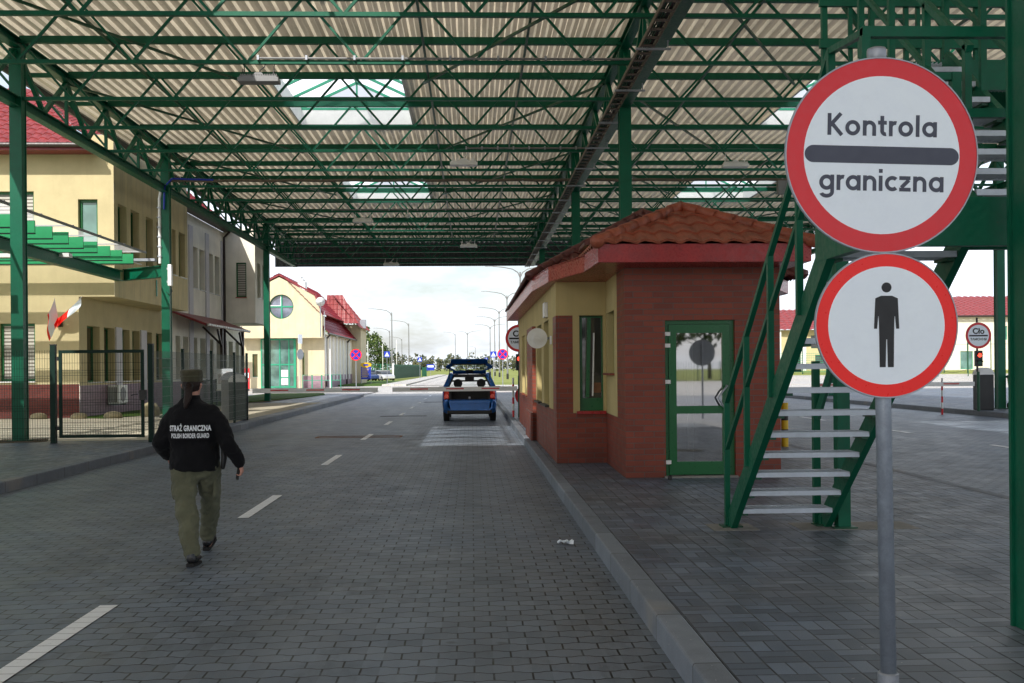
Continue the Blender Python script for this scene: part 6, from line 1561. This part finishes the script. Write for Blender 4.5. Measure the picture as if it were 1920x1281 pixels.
m = MB(); [m.bar((28,112,.9+k*.25),(46,112,.9+k*.25),.015,.03) for k in range(9)]; [m.bar((28+k*.2,112,.8),(28+k*.2,112,3.0),.015,.015) for k in range(90)]; m.build('panel', M['teal'], t)
t = thing('wire_fence', 'thin wire fence with slim posts in front of the white building', 'fence', (0,0,0), group='far mesh fences')
repeat('post', MB().bar((0,104,.3),(0,104,3.9),.07,.07), M['green2'], t, [(44+k*3.1,0,0) for k in range(7)])
m = MB()
for k in range(6):
    x = 44+k*3.1; m.tube([(x+3.1*i/8,104,1.1-.35*math.sin(math.pi*i/8)) for i in range(9)],.02,5); m.tube([(x,104,3.6),(x+3.1,104,3.6)],.015,5)
m.build('wire', M['black'], t)
for x, y, lb in ((24.5,108,'left lamp mast seen between booth and stairs'),(48,135,'lamp mast beyond the white building')):
    t = thing('lamp_mast', lb, 'mast', (x,y,0), group='tall masts on the right'); MB().tube([(0,0,0),(0,0,13)],[.1,.06],8).build('pole', M['galv'], t); MB().box(-.5,.5,-.1,.1,13,13.15).build('lamp_head', M['galv'], t)

# ---------------------------------------------------------------- woods and trees
r = random.Random(11); m = MB()
x = -330.0
while x < 260:
    if -70 < x < 8 or True:
        y = 640+r.uniform(-25,40); h = r.uniform(7.0,10.5)*(1.25 if x < -45 else 1); rad = r.uniform(3.5,6)
        leaves(m, (x,y,h*.5), rad, 300 if -110 < x < 60 else 110, .75, r, h*.55/rad)
    x += 4.3
wood = m.build('far_wood', M['leaf_far']); tag(wood, 'distant belt of autumn coloured woodland along the horizon', 'woodland', kind='stuff')
m = MB(); [m.tube([(xx,641,0),(xx,641,5)],.25,5) for xx in range(-110,60,5)]
for k, (x, y, h, rad, lb) in enumerate(((-25.5,235,11,4.6,'dark rounded tree behind the parked cars, left of the masts'),(-29.5,240,12.5,5,'taller dark tree behind the parked cars beside the building'),(-22.5,250,9.5,4,'lower dark tree behind the masts'))):
    tree(x,y,h,rad,40+k,lb,1100)
# what stands behind the camera and shows in the booth door glass
for k, (x, y, h, rad) in enumerate(((-2,-100,9,6),(8,-103,10,6.5),(19,-101,9,6),(30,-104,10.5,6.5),(41,-102,9.5,6),(-13,-103,10,6.5),(52,-104,9.5,6))):
    tree(x,y,h,rad,70+k,['leafy tree behind the camera, second from the left end of the row','leafy tree behind the camera, third from the left end of the row','leafy tree behind the camera, in the middle of the row','leafy tree behind the camera, centre right of the row','leafy tree behind the camera, next to the right end','leafy tree behind the camera at the left end','leafy tree behind the camera at the right end'][k],700,group='trees behind the camera')
t = thing('mesh_fence', 'green mesh fence behind the camera in front of the trees', 'fence', (0,0,0), group='far mesh fences')
repeat('post', MB().bar((0,-88,0),(0,-88,2.2),.08,.08), M['green2'], t, [(-30+k*2.5,0,0) for k in range(40)])
m = MB(); [m.bar((-30+k*.3,-88,0),(-30+k*.3,-88,2.1),.03,.03) for k in range(330)]; m.build('panel', M['green2'], t)
post_sign('back', 7.0, -4.6, 2.0, 'grey back of a round sign behind the camera, seen in the door glass', None)

# ---------------------------------------------------------------- sky, sun, camera
w = bpy.data.worlds.new('World'); bpy.context.scene.world = w; w.use_nodes = True
nt = w.node_tree; n = nt.nodes; n.clear()
SUN = Vector((3.7,10.2,-9.0)).normalized(); sd = -SUN
elev = math.asin(sd.z); az = math.atan2(sd.x, sd.y)
sky = n.new('ShaderNodeTexSky'); sky.sky_type = 'NISHITA'; sky.sun_disc = False; sky.sun_elevation = elev; sky.sun_rotation = az % (2*math.pi); sky.air_density = 1.2; sky.dust_density = 2
tc = n.new('ShaderNodeTexCoord'); mp = n.new('ShaderNodeMapping'); mp.inputs['Scale'].default_value = (1,1,3.2); nt.links.new(tc.outputs['Generated'], mp.inputs[0])
no = n.new('ShaderNodeTexNoise'); no.inputs['Scale'].default_value = 2.3; no.inputs['Detail'].default_value = 7; no.inputs['Roughness'].default_value = .6; nt.links.new(mp.outputs[0], no.inputs[0])
cr = n.new('ShaderNodeValToRGB'); cr.color_ramp.elements[0].position = .34; cr.color_ramp.elements[1].position = .55; nt.links.new(no.outputs[0], cr.inputs[0])
mx = n.new('ShaderNodeMix'); mx.data_type = 'RGBA'; sx = n.new('ShaderNodeSeparateXYZ'); nt.links.new(tc.outputs['Generated'], sx.inputs[0])
mr = n.new('ShaderNodeMapRange'); nt.links.new(sx.outputs[1], mr.inputs[0])
for i_, v_ in enumerate((-.2, .55, .75, 1.0)): mr.inputs[i_+1].default_value = v_
mr2 = n.new('ShaderNodeMapRange'); nt.links.new(sx.outputs[2], mr2.inputs[0])
for i_, v_ in enumerate((.25, .7, 1.0, .25)): mr2.inputs[i_+1].default_value = v_
mu = n.new('ShaderNodeMath'); mu.operation = 'MULTIPLY'; nt.links.new(mr.outputs[0], mu.inputs[0]); nt.links.new(mr2.outputs[0], mu.inputs[1])
mu2 = n.new('ShaderNodeMath'); mu2.operation = 'MULTIPLY'; nt.links.new(mu.outputs[0], mu2.inputs[0]); nt.links.new(cr.outputs[0], mu2.inputs[1])
nt.links.new(mu2.outputs[0], mx.inputs[0]); nt.links.new(sky.outputs[0], mx.inputs[6]); mx.inputs[7].default_value = (9.9,10.6,11.8,1)
bg = n.new('ShaderNodeBackground'); bg.inputs[1].default_value = .14; nt.links.new(mx.outputs[2], bg.inputs[0])
ou = n.new('ShaderNodeOutputWorld'); nt.links.new(bg.outputs[0], ou.inputs[0])
L = bpy.data.lights.new('sun', 'SUN'); L.energy = 5; L.angle = R(.53); L.color = (1,.96,.90)
lo_ = bpy.data.objects.new('sun', L); C.objects.link(lo_); lo_.rotation_euler = SUN.to_track_quat('-Z','Y').to_euler(); lo_.location = (-30,-60,60)

cam = bpy.data.cameras.new('camera'); co = bpy.data.objects.new('camera', cam); C.objects.link(co); bpy.context.scene.camera = co
cam.sensor_width = 36; cam.lens = 1960/1920*36; cam.shift_y = .026; cam.clip_end = 6000; cam.clip_start = .1
co.location = (0,0,1.58)
th, roll = math.atan(75/1960), R(.5)
co.matrix_world = Matrix.Translation((0,0,1.58)) @ Matrix.Rotation(-th,4,'Z') @ Matrix.Rotation(R(90),4,'X') @ Matrix.Rotation(-roll,4,'Z')
sc = bpy.context.scene
sc.view_settings.view_transform = 'Standard'; sc.view_settings.look = 'None'; sc.view_settings.exposure = 0
sc.cycles.use_denoising = True; sc.cycles.max_bounces = 8; sc.cycles.transparent_max_bounces = 16; sc.cycles.diffuse_bounces = 5
